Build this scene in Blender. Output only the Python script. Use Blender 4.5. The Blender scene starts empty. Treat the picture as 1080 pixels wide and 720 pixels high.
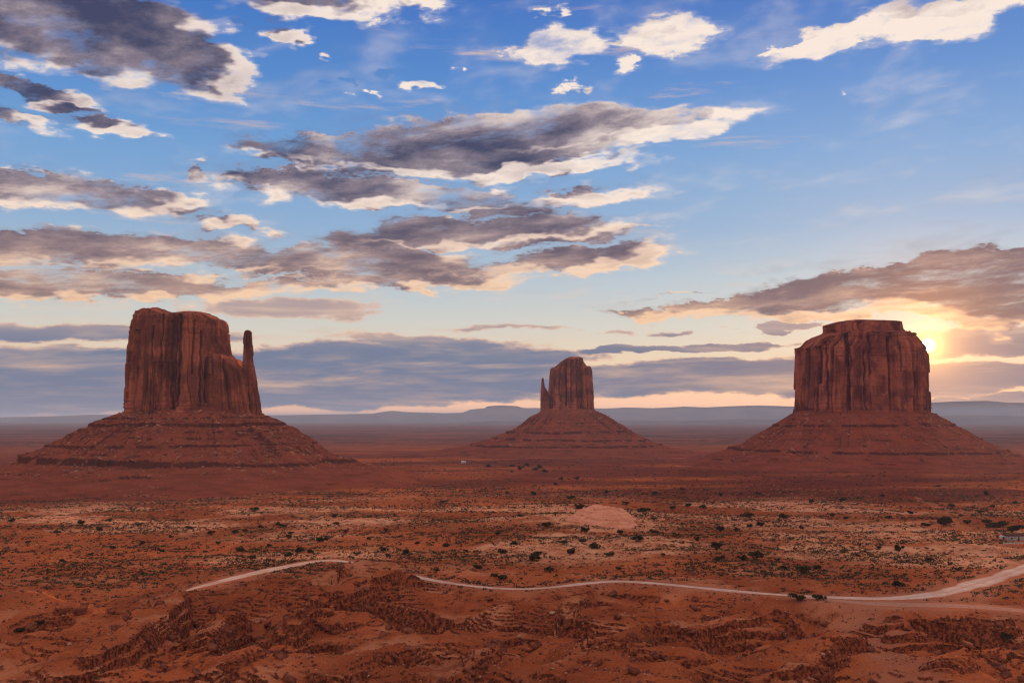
import bpy, math, random
import numpy as np

SC = bpy.context.scene
COL = SC.collection
random.seed(7)
RNG = np.random.default_rng(11)
R = math.radians

# ------------------------------------------------------------------ camera, sky, sun, exposure
FPX = 1037.0                      # focal length in photo pixels (1080 wide)
HORIZON_ROW = 441.0
PITCH = math.atan((HORIZON_ROW - 360.0) / FPX)
CAMZ = 100.0
CP, SP = math.cos(PITCH), math.sin(PITCH)

cam = bpy.data.cameras.new('camera')
cam.sensor_width = 36.0
cam.lens = 36.0 * FPX / 1080.0
cam.clip_start = 0.5
cam.clip_end = 200000.0
camo = bpy.data.objects.new('camera', cam)
camo.location = (0, 0, CAMZ)
camo.rotation_euler = (math.pi / 2 + PITCH, 0, 0)
COL.objects.link(camo)
SC.camera = camo


def direction(px, py):
    """unit direction of a photo pixel (x right, y forward, z up)"""
    u = (px - 540.0) / FPX
    v = (360.0 - py) / FPX
    d = np.array([u, CP - v * SP, SP + v * CP])
    return d / np.linalg.norm(d)


def azel(px, py):
    d = direction(px, py)
    return math.degrees(math.atan2(d[0], d[1])), math.degrees(math.asin(d[2]))


SUN_A, SUN_E = azel(979, 364)

SC.view_settings.view_transform = 'Standard'
SC.view_settings.look = 'None'
SC.view_settings.gamma = 1.0
SC.view_settings.use_curve_mapping = False
SC.view_settings.exposure = 0.04
SC.cycles.use_denoising = True
SC.cycles.filter_width = 1.2
SC.cycles.volume_bounces = 1
SC.cycles.max_bounces = 6

sun = bpy.data.lights.new('sun', 'SUN')
sun.energy = 5.0
sun.angle = R(0.5)
sun.color = (1.0, 0.60, 0.30)
suno = bpy.data.objects.new('sun', sun)
suno.rotation_euler = (math.pi / 2 - R(SUN_E), 0, math.pi - R(SUN_A))
COL.objects.link(suno)


class NX:
    """tiny expression builder over shader math nodes"""
    def __init__(s, nt, sock):
        s.nt, s.s = nt, sock

    @staticmethod
    def _put(nt, inp, v):
        if isinstance(v, NX):
            nt.links.new(v.s, inp)
        else:
            inp.default_value = v

    def op(s, o, b=None, c=None, clamp=False):
        n = s.nt.nodes.new('ShaderNodeMath')
        n.operation = o
        n.use_clamp = clamp
        s.nt.links.new(s.s, n.inputs[0])
        if b is not None:
            NX._put(s.nt, n.inputs[1], b)
        if c is not None:
            NX._put(s.nt, n.inputs[2], c)
        return NX(s.nt, n.outputs[0])

    def __add__(s, b): return s.op('ADD', b)
    def __radd__(s, b): return s.op('ADD', b)
    def __mul__(s, b): return s.op('MULTIPLY', b)
    def __rmul__(s, b): return s.op('MULTIPLY', b)
    def __sub__(s, b): return s.op('SUBTRACT', b)
    def __truediv__(s, b): return s.op('DIVIDE', b)
    def clamp(s): return s.op('ADD', 0.0, clamp=True)

    def ramp(s, a, b, lo=0.0, hi=1.0, kind='SMOOTHSTEP'):
        n = s.nt.nodes.new('ShaderNodeMapRange')
        n.interpolation_type = kind
        s.nt.links.new(s.s, n.inputs[0])
        for i, v in zip((1, 2, 3, 4), (a, b, lo, hi)):
            n.inputs[i].default_value = v
        return NX(s.nt, n.outputs[0])


def mixc(nt, f, a, b, mode='MIX'):
    n = nt.nodes.new('ShaderNodeMix')
    n.data_type = 'RGBA'
    n.blend_type = mode
    n.clamp_factor = True
    for inp, v in ((n.inputs[0], f), (n.inputs[6], a), (n.inputs[7], b)):
        if isinstance(v, NX):
            nt.links.new(v.s, inp)
        elif isinstance(v, bpy.types.NodeSocket):
            nt.links.new(v, inp)
        elif isinstance(v, (tuple, list)):
            inp.default_value = (v[0], v[1], v[2], 1)
        else:
            inp.default_value = v
    return n.outputs[2]


def noise(nt, vec, scale, detail=4, rough=0.55, dist=0.0, lac=2.0):
    n = nt.nodes.new('ShaderNodeTexNoise')
    n.inputs['Scale'].default_value = scale
    n.inputs['Detail'].default_value = detail
    n.inputs['Roughness'].default_value = rough
    n.inputs['Distortion'].default_value = dist
    n.inputs['Lacunarity'].default_value = lac
    if vec is not None:
        nt.links.new(vec, n.inputs['Vector'])
    return n


def ramp_node(nt, fac, stops, interp='LINEAR'):
    n = nt.nodes.new('ShaderNodeValToRGB')
    n.color_ramp.interpolation = interp
    el = n.color_ramp.elements
    while len(el) < len(stops):
        el.new(0.5)
    for e, (p, c) in zip(el, stops):
        e.position = p
        e.color = (c[0], c[1], c[2], 1)
    nt.links.new(fac.s if isinstance(fac, NX) else fac, n.inputs[0])
    return n.outputs[0]


def lin(r, g, b):
    f = lambda v: (v / 255 / 12.92) if v <= 10.3 else ((v / 255 + 0.055) / 1.055) ** 2.4
    return f(r), f(g), f(b)


# clouds seen in the photograph: (px, py, half width, half height, tilt in degrees, weight)
CUMULUS = [
    (60, 22, 190, 50, -2, 1.2), (205, 62, 62, 44, -10, 1.1), (120, 60, 90, 30, 0, 1.0), (340, 4, 120, 16, 3, .9), (440, 3, 30, 10, 0, .7),
    (40, 97, 90, 13, -9, 1.0), (15, 120, 55, 12, -12, .8), (115, 134, 60, 8, -4, .8), (442, 90, 24, 8, 0, .75),
    (387, 101, 9, 5, 0, .55), (349, 57, 10, 6, 0, .6), (605, 92, 9, 6, 0, .6), (302, 36, 20, 12, 0, .65), (485, 70, 7, 5, 0, .5),
    (60, 206, 150, 20, -2, 1.0), (165, 212, 70, 12, 0, .8), (20, 188, 60, 9, 0, .7), (218, 179, 22, 11, 0, .8),
    (540, 146, 190, 26, 4, 1.4), (690, 142, 110, 16, 8, 1.1), (370, 164, 125, 20, -2, 1.2), (590, 178, 140, 10, 6, .8), (470, 176, 120, 12, 0, .9),
    (420, 207, 190, 17, -3, 1.15), (330, 194, 100, 13, 0, .9), (600, 214, 110, 11, 6, .85), (245, 236, 60, 9, 0, .85), (655, 237, 55, 5, 2, .65),
    (80, 262, 230, 20, 2, 1.1), (500, 247, 190, 17, 3, 1.1), (620, 274, 110, 15, 7, 1.05), (350, 278, 200, 17, -1, 1.05), (90, 300, 250, 17, 0, 1.15), (420, 300, 190, 9, 2, .75),
    (590, 52, 48, 22, 8, 1.0), (705, 34, 60, 22, -4, .95), (666, 71, 22, 12, 0, .85), (585, 14, 14, 7, 0, .65), (645, 40, 40, 8, 0, .5),
    (890, 34, 90, 16, 14, .95), (1000, 20, 110, 20, 6, 1.0), (830, 47, 36, 7, 12, .65), (890, 103, 8, 4, 0, .4),
    (895, 308, 130, 20, 6, 1.3), (1000, 294, 90, 26, 8, 1.35), (1055, 318, 60, 34, 0, 1.35), (780, 324, 130, 9, 3, 1.0), (690, 329, 70, 5, 0, .8), (925, 326, 60, 8, 0, .7),
    (935, 284, 60, 10, 10, .8), (1075, 266, 40, 12, 0, 1.0), (715, 309, 40, 3, 3, .5), (870, 334, 60, 8, 0, 1.0), (1000, 330, 60, 10, 0, .8),
]
STRATUS = [
    (40, 400, 330, 32, 0, 1.3), (130, 350, 220, 9, 0, .55), (20, 352, 130, 8, 0, .6), (430, 388, 190, 26, 0, 1.25), (350, 412, 220, 16, 0, 1.2),
    (500, 375, 140, 9, 0, .9), (440, 358, 140, 7, -2, .5), (720, 367, 110, 4, 0, 1.1), (820, 346, 36, 6, 0, 1.1),
    (760, 396, 190, 17, 0, 1.15), (640, 403, 120, 14, 0, 1.1), (690, 350, 60, 4, 0, .5), (1050, 360, 120, 15, 0, 1.2), (1030, 396, 120, 13, 0, 1.1),
    (30, 428, 170, 8, 0, .7), (900, 408, 160, 12, 0, 1.0), (1060, 422, 80, 9, 0, .9), (330, 418, 330, 7, 0, .75), (300, 326, 130, 10, 0, .6), (540, 346, 90, 4, 0, .4),
]


def build_world():
    w = bpy.data.worlds.new('World')
    SC.world = w
    w.use_nodes = True
    nt = w.node_tree
    nt.nodes.clear()
    out = nt.nodes.new('ShaderNodeOutputWorld')
    bg = nt.nodes.new('ShaderNodeBackground')
    bg.inputs[1].default_value = 0.1
    nt.links.new(bg.outputs[0], out.inputs[0])
    sky = nt.nodes.new('ShaderNodeTexSky')
    sky.sky_type = 'NISHITA'
    sky.sun_disc = False
    sky.sun_elevation = R(SUN_E)
    sky.sun_rotation = R(SUN_A)
    sky.altitude = 1600
    tc = nt.nodes.new('ShaderNodeTexCoord')
    sep = nt.nodes.new('ShaderNodeSeparateXYZ')
    nt.links.new(tc.outputs['Generated'], sep.inputs[0])
    X, Y, Z = (NX(nt, sep.outputs[i]) for i in range(3))
    A = X.op('ARCTAN2', Y) * 57.29578
    E = Z.op('ARCSINE') * 57.29578
    comb = nt.nodes.new('ShaderNodeCombineXYZ')
    nt.links.new(A.s, comb.inputs[0])
    nt.links.new(E.s, comb.inputs[1])
    AE = comb.outputs[0]

    def group(name, blobs, warp, build, fine=True):
        g = bpy.data.node_groups.new(name, 'ShaderNodeTree')
        g.interface.new_socket('Vector', in_out='INPUT', socket_type='NodeSocketVector')
        g.interface.new_socket('Density', in_out='OUTPUT', socket_type='NodeSocketFloat')
        gi = g.nodes.new('NodeGroupInput')
        go = g.nodes.new('NodeGroupOutput')
        tot = None
        vec0 = gi.outputs[0]
        # ragged outlines: bend the lookup with fine turbulence
        mp = g.nodes.new('ShaderNodeMapping')
        mp.inputs['Scale'].default_value = (0.30, 0.75, 1)
        g.links.new(vec0, mp.inputs['Vector'])
        wn = noise(g, mp.outputs[0], 1.0, 7 if fine else 3, 0.60)
        sb = g.nodes.new('ShaderNodeVectorMath')
        sb.operation = 'SUBTRACT'
        g.links.new(wn.outputs['Color'], sb.inputs[0])
        sb.inputs[1].default_value = (0.5, 0.5, 0.5)
        ml = g.nodes.new('ShaderNodeVectorMath')
        ml.operation = 'MULTIPLY'
        g.links.new(sb.outputs[0], ml.inputs[0])
        ml.inputs[1].default_value = warp
        ad = g.nodes.new('ShaderNodeVectorMath')
        g.links.new(vec0, ad.inputs[0])
        g.links.new(ml.outputs[0], ad.inputs[1])
        vec = ad.outputs[0]
        for (px, py, hw, hh, tilt, wt) in blobs:
            a0, e0 = azel(px, py)
            a1, _ = azel(px - hw, py)
            a2, _ = azel(px + hw, py)
            _, e1 = azel(px, py - hh)
            _, e2 = azel(px, py + hh)
            mp = g.nodes.new('ShaderNodeMapping')
            mp.vector_type = 'TEXTURE'
            mp.inputs['Location'].default_value = (a0, e0, 0)
            mp.inputs['Rotation'].default_value = (0, 0, R(tilt))
            mp.inputs['Scale'].default_value = (abs(a2 - a1) / 2 * 1.3, abs(e1 - e2) / 2 * 1.4, 1)
            g.links.new(vec, mp.inputs['Vector'])
            gr = g.nodes.new('ShaderNodeTexGradient')
            gr.gradient_type = 'SPHERICAL'
            g.links.new(mp.outputs[0], gr.inputs[0])
            b = NX(g, gr.outputs['Fac']) * (wt * 1.25)
            tot = b if tot is None else tot.op('SMOOTH_MAX', b, 0.25)
        res = build(g, vec0, tot, fine)
        g.links.new(res.s, go.inputs[0])
        return g

    def cumulus_density(g, vec, M, fine):
        s = g.nodes.new('ShaderNodeSeparateXYZ')
        g.links.new(vec, s.inputs[0])
        a, e = NX(g, s.outputs[0]), NX(g, s.outputs[1])
        f = (e.op('MAXIMUM', 0.0) + 4.0).op('LOGARITHM', math.e) * 56.0
        c = g.nodes.new('ShaderNodeCombineXYZ')
        g.links.new(a.s, c.inputs[0])
        g.links.new((f - a * 0.22).s, c.inputs[1])
        n1 = NX(g, noise(g, c.outputs[0], 0.15, 10 if fine else 3.5, 0.60 if fine else 0.55, 0.25).outputs[0])
        n2 = NX(g, noise(g, c.outputs[0], 0.55, 5 if fine else 1, 0.6).outputs[0])
        away = a.op('ABSOLUTE').ramp(34, 60, 0, 0.80)
        high = e.ramp(27, 45, 0, 0.62)
        P = M.ramp(0.02, 0.62).op('MAXIMUM', away).op('MAXIMUM', high)  # cover behind the camera and overhead is added, unseen, to light the ground
        return P * 1.12 + (n1 - 0.5) * 2.0 + (n2 - 0.5) * (0.8 if fine else 0.4) - 0.62

    def stratus_density(g, vec, M, fine):
        mp = g.nodes.new('ShaderNodeMapping')
        mp.inputs['Scale'].default_value = (0.075, 0.75, 1)
        mp.inputs['Rotation'].default_value = (0, 0, R(0.6))
        g.links.new(vec, mp.inputs['Vector'])
        n1 = NX(g, noise(g, mp.outputs[0], 1.0, 9, 0.62, 0.3).outputs[0])
        return M.ramp(0.0, 0.5) * 1.1 + (n1 - 0.5) * 1.9 - 0.42

    gc = group('cumulus_cover', CUMULUS, (7.0, 3.0, 0), cumulus_density)
    gcs = group('cumulus_form', CUMULUS, (7.0, 3.0, 0), cumulus_density, False)
    gs = group('stratus_cover', STRATUS, (10.0, 1.3, 0), stratus_density)

    def inst(g, vec):
        n = nt.nodes.new('ShaderNodeGroup')
        n.node_tree = g
        nt.links.new(vec, n.inputs[0])
        return NX(nt, n.outputs[0])

    # a step across the sky towards the sun
    dirv = nt.nodes.new('ShaderNodeCombineXYZ')
    da = (A * -1.0 + SUN_A)
    de = (E * -1.0 + (SUN_E - 3.0))
    ln = (da * da + de * de).op('SQRT') + 4.0
    nt.links.new(((da / ln) * 1.8).s, dirv.inputs[0])
    nt.links.new(((de / ln) * 1.3).s, dirv.inputs[1])
    add = nt.nodes.new('ShaderNodeVectorMath')
    nt.links.new(AE, add.inputs[0])
    nt.links.new(dirv.outputs[0], add.inputs[1])

    d0 = inst(gc, AE)
    f0 = inst(gcs, AE)
    d1 = inst(gcs, add.outputs[0])
    s0 = inst(gs, AE)

    # clear sky
    E0 = E.ramp(0, 45, 0, 1, 'LINEAR')
    base = ramp_node(nt, E0, [
        (0.0, (1.35, 0.66, 0.36)), (0.022, (1.20, 0.66, 0.40)), (0.04, lin(246, 202, 164)), (0.07, lin(232, 206, 176)), (0.12, lin(206, 204, 196)), (0.17, lin(180, 194, 204)),
        (0.24, lin(140, 172, 206)), (0.33, lin(112, 158, 208)), (0.42, lin(82, 136, 202)), (0.52, lin(58, 112, 190)), (1.0, lin(30, 72, 150))])
    skym = nt.nodes.new('ShaderNodeVectorMath')
    skym.operation = 'SCALE'
    nt.links.new(sky.outputs[0], skym.inputs[0])
    skym.inputs['Scale'].default_value = 0.005
    base = mixc(nt, 1.0, base, skym.outputs[0], 'ADD')
    # around the sun
    sd = nt.nodes.new('ShaderNodeVectorMath')
    sd.operation = 'DISTANCE'
    nt.links.new(AE, sd.inputs[0])
    sd.inputs[1].default_value = (SUN_A, SUN_E, 0)
    D = NX(nt, sd.outputs['Value'])
    g1 = (D * D * -1.0 / 60.0).op('EXPONENT')
    gg = nt.nodes.new('ShaderNodeMath')
    glow_w = (D * -1.0 / 3.6)
    e_ = nt.nodes.new('ShaderNodeMath')
    e_.operation = 'EXPONENT'
    nt.links.new(glow_w.s, e_.inputs[0])
    glow = NX(nt, e_.outputs[0])
    tight = (D * -1.0 / 0.42)
    e2 = nt.nodes.new('ShaderNodeMath')
    e2.operation = 'EXPONENT'
    nt.links.new(tight.s, e2.inputs[0])
    tight = NX(nt, e2.outputs[0])
    disc = D.ramp(0.36, 0.24, 0, 1)
    nt.nodes.remove(gg)

    def scaled(col, fac):
        n = nt.nodes.new('ShaderNodeVectorMath')
        n.operation = 'SCALE'
        if isinstance(col, tuple):
            n.inputs[0].default_value = col
        else:
            nt.links.new(col, n.inputs[0])
        if isinstance(fac, NX):
            nt.links.new(fac.s, n.inputs['Scale'])
        else:
            n.inputs['Scale'].default_value = fac
        return n.outputs[0]

    base = mixc(nt, 1.0, base, scaled((0.30, 0.08, -0.02), glow), 'ADD')

    wide = nt.nodes.new('ShaderNodeMath')
    wide.operation = 'EXPONENT'
    nt.links.new((D * -1.0 / 13.0).s, wide.inputs[0])
    base = mixc(nt, 1.0, base, scaled((0.14, 0.10, 0.06), NX(nt, wide.outputs[0])), 'ADD')

    # low layered cloud
    sa = s0.ramp(0.0, 0.42, 0, 0.94)
    st_thick = s0.ramp(0.12, 0.75)
    edge = mixc(nt, E.ramp(0.5, 6), lin(238, 188, 150), lin(226, 190, 168))
    core = mixc(nt, A.ramp(-2, 20), lin(98, 116, 148), lin(120, 114, 134))
    core = mixc(nt, E.ramp(3.6, 6.0), core, lin(176, 154, 154))
    scol = mixc(nt, st_thick, edge, core)
    scol = mixc(nt, 1.0, scol, scaled((0.55, 0.26, 0.07), glow), 'ADD')
    c = mixc(nt, sa, base, scol)

    # broken cumulus
    al = d0.ramp(-0.14, 0.52, 0, 0.97).op('MAXIMUM', d0.ramp(-0.62, 0.05, 0, 0.20) * f0.ramp(-0.6, 0.0))
    thick = (d0 * 0.45 + f0 * 0.55).ramp(-0.05, 1.05)
    lit = ((f0 - d1) * 0.85 - (d0 - f0) * 0.45).ramp(-0.62, 0.82)
    dark = mixc(nt, E.ramp(5, 14), lin(128, 106, 110), lin(66, 68, 96))
    mid = mixc(nt, E.ramp(5, 14), lin(204, 164, 144), lin(168, 150, 156))
    bright = mixc(nt, E.ramp(5, 15), lin(248, 204, 164), lin(250, 232, 218))
    back_fill = A.op('ABSOLUTE').ramp(40, 80)
    shade = (thick * 0.62 + E.ramp(15, 18, 0.66, 0.56) - A.ramp(-6, 4) * E.ramp(16.5, 18.5, 0, 0.34) - lit * 0.90 + A.ramp(-6, -14) * E.ramp(14, 17, 0, 0.20) + A.ramp(12, 19) * E.ramp(14, 9, 0, 0.22)).clamp()
    ccol = mixc(nt, shade.ramp(0.06, 0.56, kind='LINEAR'), bright, mid)
    ccol = mixc(nt, shade.ramp(0.30, 0.92), ccol, dark)
    ccol = mixc(nt, back_fill, ccol, (1.0, 0.74, 0.57))  # added warm cloud out of view, a frontal fill for ground and buttes
    ccol = mixc(nt, 1.0, ccol, scaled(mixc(nt, shade.ramp(0.0, 0.6), (1.2, 0.55, 0.14), (0.30, 0.11, 0.02)), glow), 'ADD')
    c = mixc(nt, al, c, ccol)
    # sun
    mid_w = nt.nodes.new('ShaderNodeMath')
    mid_w.operation = 'EXPONENT'
    nt.links.new((D * -1.0 / 1.5).s, mid_w.inputs[0])
    c = mixc(nt, 1.0, c, scaled((0.9, 0.34, 0.03), NX(nt, mid_w.outputs[0])), 'ADD')
    c = mixc(nt, 1.0, c, scaled((4.5, 2.2, 0.5), tight), 'ADD')
    c = mixc(nt, 1.0, c, scaled((24.0, 19.0, 11.0), disc), 'ADD')
    c = scaled(c, 10.0)
    nt.links.new(c, bg.inputs[0])
    w.cycles.sampling_method = 'MANUAL'
    w.cycles.sample_map_resolution = 512


build_world()

# ------------------------------------------------------------------ helpers
def ss(a, b, x):
    t = np.clip((x - a) / (b - a), 0, 1)
    return t * t * (3 - 2 * t)


def _hash(ix, iy, seed):
    h = (ix.astype(np.int64) * 374761393 + iy.astype(np.int64) * 668265263 + seed * 1442695041) & 0xffffffff
    h = ((h ^ (h >> 13)) * 1274126177) & 0xffffffff
    h = ((h ^ (h >> 16)) * 2246822519) & 0xffffffff
    return h ^ (h >> 15)


def vhash(ix, iy, seed=0):
    return (_hash(np.asarray(ix), np.asarray(iy), seed) & 0xffff) / 65535.0


def gnoise(x, y, seed=0):
    x, y = np.broadcast_arrays(np.asarray(x, float), np.asarray(y, float))
    ix, iy = np.floor(x), np.floor(y)
    fx, fy = x - ix, y - iy
    ix, iy = ix.astype(np.int64), iy.astype(np.int64)
    u = fx * fx * fx * (fx * (fx * 6 - 15) + 10)
    v = fy * fy * fy * (fy * (fy * 6 - 15) + 10)

    def g(dx, dy):
        a = (_hash(ix + dx, iy + dy, seed) & 0xffff) * (2 * math.pi / 65536)
        return np.cos(a) * (fx - dx) + np.sin(a) * (fy - dy)
    n0 = g(0, 0) * (1 - u) + g(1, 0) * u
    n1 = g(0, 1) * (1 - u) + g(1, 1) * u
    return (n0 * (1 - v) + n1 * v) * 1.5


def fbm(x, y, octv=5, seed=0, gain=0.5, lac=2.03):
    s, a = 0.0, 1.0
    for i in range(octv):
        s = s + a * gnoise(x, y, seed + i * 17)
        x, y, a = x * lac + 3.1, y * lac + 7.7, a * gain
    return s


def ridged(x, y, octv=5, seed=0, gain=0.5):
    s, a, t = 0.0, 1.0, 0.0
    for i in range(octv):
        s = s + a * (1 - np.abs(gnoise(x, y, seed + i * 13)) * 1.6)
        t += a
        x, y, a = x * 2.05 + 1.7, y * 2.05 + 9.2, a * gain
    return s / t


def mesh_obj(name, V, F, mat, parent=None, smooth=True, attrs=None):
    me = bpy.data.meshes.new(name)
    V = np.ascontiguousarray(V, np.float32)
    F = np.ascontiguousarray(F, np.int32)
    k = F.shape[1]
    me.vertices.add(len(V))
    me.vertices.foreach_set('co', V.ravel())
    me.loops.add(F.size)
    me.loops.foreach_set('vertex_index', F.ravel())
    me.polygons.add(len(F))
    me.polygons.foreach_set('loop_start', np.arange(0, F.size, k, dtype=np.int32))
    if smooth:
        me.polygons.foreach_set('use_smooth', np.ones(len(F), bool))
    for an, av in (attrs or {}).items():
        at = me.attributes.new(an, 'FLOAT', 'POINT')
        at.data.foreach_set('value', np.ascontiguousarray(av, np.float32).ravel())
    me.update(calc_edges=True)
    me.validate()
    if mat:
        me.materials.append(mat)
    o = bpy.data.objects.new(name, me)
    COL.objects.link(o)
    if parent:
        o.parent = parent
    return o


def grid_faces(rows, cols, wrap=False, flip=False):
    i = np.arange(rows - 1)[:, None]
    j = np.arange(cols if wrap else cols - 1)[None, :]
    j2 = (j + 1) % cols
    a, b, c, d = i * cols + j, i * cols + j2, (i + 1) * cols + j2, (i + 1) * cols + j
    f = np.stack([a, d, c, b] if flip else [a, b, c, d], -1).reshape(-1, 4)
    return f


def empty(name, loc):
    o = bpy.data.objects.new(name, None)
    o.location = loc
    o.empty_display_size = 1
    COL.objects.link(o)
    return o


def tag(o, label=None, cat=None, group=None, kind=None):
    if label: o['label'] = label
    if cat: o['category'] = cat
    if group: o['group'] = group
    if kind: o['kind'] = kind
    return o


def at(px, py, Y):
    """world point seen at a photo pixel, on the plane y = Y"""
    u = (px - 540.0) / FPX
    v = (360.0 - py) / FPX
    k = Y / (CP - v * SP)
    return u * k, Y, CAMZ + (SP + v * CP) * k


# ------------------------------------------------------------------ terrain shape
_DR = np.array([0.5, 5, 10, 20, 60, 100, 150, 190, 215, 260, 310, 375, 460, 600, 760, 1020, 1450, 2050, 3300, 5300, 11500, 40000, 90000.])
_DD = np.array([1.8, 3, 4.5, 8, 24, 37, 46, 51, 53.3, 56.6, 59.5, 63, 65.5, 69, 72.5, 78, 83, 87, 92, 97, 100, 102, 103.])
_lr = np.linspace(math.log(0.5), math.log(90000), 3000)
_ld = np.interp(_lr, np.log(_DR), _DD)
_k = np.exp(-np.linspace(-2.2, 2.2, 121) ** 2)
_ld = np.convolve(np.pad(_ld, 60, mode='edge'), _k / _k.sum(), mode='valid')


def base_drop(r):
    return np.interp(np.log(np.maximum(r, 0.5)), _lr, _ld)


def base_point(px, py):
    """where a photo pixel's ray meets the smooth base terrain"""
    d = direction(px, py)
    h = math.hypot(d[0], d[1])
    r = np.exp(np.linspace(math.log(60), math.log(30000), 6000))
    z = CAMZ + d[2] / h * r
    k = np.argmax(z <= CAMZ - base_drop(r))
    return d[0] / h * r[k], d[1] / h * r[k], float(r[k])


def polyline(pts, step=3.0):
    out = []
    P = np.array(pts, float)
    # Catmull-Rom
    Q = np.vstack([2 * P[0] - P[1], P, 2 * P[-1] - P[-2]])
    for i in range(1, len(Q) - 2):
        p0, p1, p2, p3 = Q[i - 1], Q[i], Q[i + 1], Q[i + 2]
        n = max(3, int(np.linalg.norm((p2 - p1)[:2]) / step))
        for t in np.linspace(0, 1, n, endpoint=False):
            out.append(0.5 * ((2 * p1) + (-p0 + p2) * t + (2 * p0 - 5 * p1 + 4 * p2 - p3) * t * t + (-p0 + 3 * p1 - 3 * p2 + p3) * t ** 3))
    out.append(P[-1])
    return np.array(out)


ROAD_PX = [(196, 623, 1.0), (206, 620, 2.5), (218, 617, 4.0), (262, 606, 5), (305, 597, 5), (345, 591, 4.5), (390, 596, 4.0), (420, 603, 3.5),
           (447, 610, 3.2), (490, 617, 3.2), (535, 621, 3.2), (575, 620, 3.4), (610, 616, 4.2), (650, 613, 4.8), (700, 616, 4.6), (760, 622, 4.4),
           (820, 627, 4), (880, 630, 4.8), (940, 631, 6), (990, 626, 7.5), (1025, 617, 7.5), (1055, 608, 7), (1085, 597, 7), (1130, 580, 7)]
SPUR_PX = [(835, 629, 2), (880, 633, 5.5), (930, 637, 9), (985, 638, 9.5), (1035, 640, 7.5), (1085, 645, 6.5), (1140, 652, 6)]
WASH_PX = [(905, 640, 3), (925, 652, 3.5), (938, 668, 3), (948, 684, 3.5), (962, 700, 4), (970, 722, 4), (960, 760, 4)]
TRACK_PX = [(968, 524, 1.8), (985, 531, 2.4), (997, 537, 2.4), (1012, 541, 2.0)]


def path_world(px):
    pts = []
    for (x, y, w) in px:
        bx, by, br = base_point(x, y)
        pts.append((bx, by, w))
    return polyline(pts)


ROAD = path_world(ROAD_PX)
SPUR = path_world(SPUR_PX)
WASH = path_world(WASH_PX)
TRACK = path_world(TRACK_PX)


def dist_to(path, x, y):
    """distance to a path minus its half width"""
    x = np.asarray(x, float); y = np.asarray(y, float)
    shp = x.shape
    xf, yf = x.ravel(), y.ravel()
    out = np.full(xf.shape, 1e4)
    lo, hi = path[:, :2].min(0) - 60, path[:, :2].max(0) + 60
    idx = np.nonzero((xf > lo[0]) & (xf < hi[0]) & (yf > lo[1]) & (yf < hi[1]))[0]
    for c in np.array_split(idx, max(1, len(idx) // 40000)):
        if len(c):
            d = np.sqrt((xf[c, None] - path[None, :, 0]) ** 2 + (yf[c, None] - path[None, :, 1]) ** 2) - path[None, :, 2]
            out[c] = d.min(1)
    return out.reshape(shp)


def hollow(r):
    return 9.0 * ss(175, 240, r) * ss(395, 335, r)


# hand placed rises: (px, row of crest, distance, half width across, half depth, sharpness)
RISES = [
    (205, 616, 352, 12, 12, 1.3), (235, 626, 335, 22, 14, 1.2), (300, 613, 352, 22, 10, 1.3), (412, 594, 378, 12, 9, 1.1), (370, 590, 384, 16, 8, 1.2), (395, 606, 358, 26, 12, 1.2),
    (440, 618, 362, 9, 10, 1.2), (350, 640, 312, 22, 12, 1.4), (120, 664, 282, 20, 14, 1.3), (30, 676, 268, 26, 12, 1.4), (80, 637, 330, 11, 7, 1.2),
    (578, 634, 322, 12, 9, 1.3), (520, 634, 325, 9, 7, 1.2), (655, 642, 312, 12, 7, 1.2), (700, 640, 318, 14, 8, 1.3), (760, 645, 310, 20, 9, 1.3),
    (850, 662, 284, 18, 12, 1.3), (800, 682, 262, 18, 10, 1.2), (965, 639, 318, 12, 9, 1.3), (950, 655, 300, 12, 9, 1.3), (1030, 650, 305, 26, 9, 1.3),
    (1040, 690, 256, 20, 10, 1.3), (450, 668, 276, 24, 10, 1.3), (340, 690, 250, 20, 9, 1.2), (230, 692, 250, 22, 8, 1.2), (560, 692, 250, 20, 9, 1.2),
    (700, 672, 274, 18, 8, 1.3), (640, 700, 242, 18, 8, 1.3), (130, 704, 238, 22, 8, 1.3), (920, 705, 240, 10, 8, 1.2),
]
_rises = []
for (px, row, Y, wx, wy, sh) in RISES:
    x, y, z = at(px, row, Y)
    h = z - (CAMZ - float(base_drop(np.array(math.hypot(x, y)))) - float(hollow(np.array(math.hypot(x, y)))))
    _rises.append((x, y, h + 0.6, wx, wy, sh))
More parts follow.
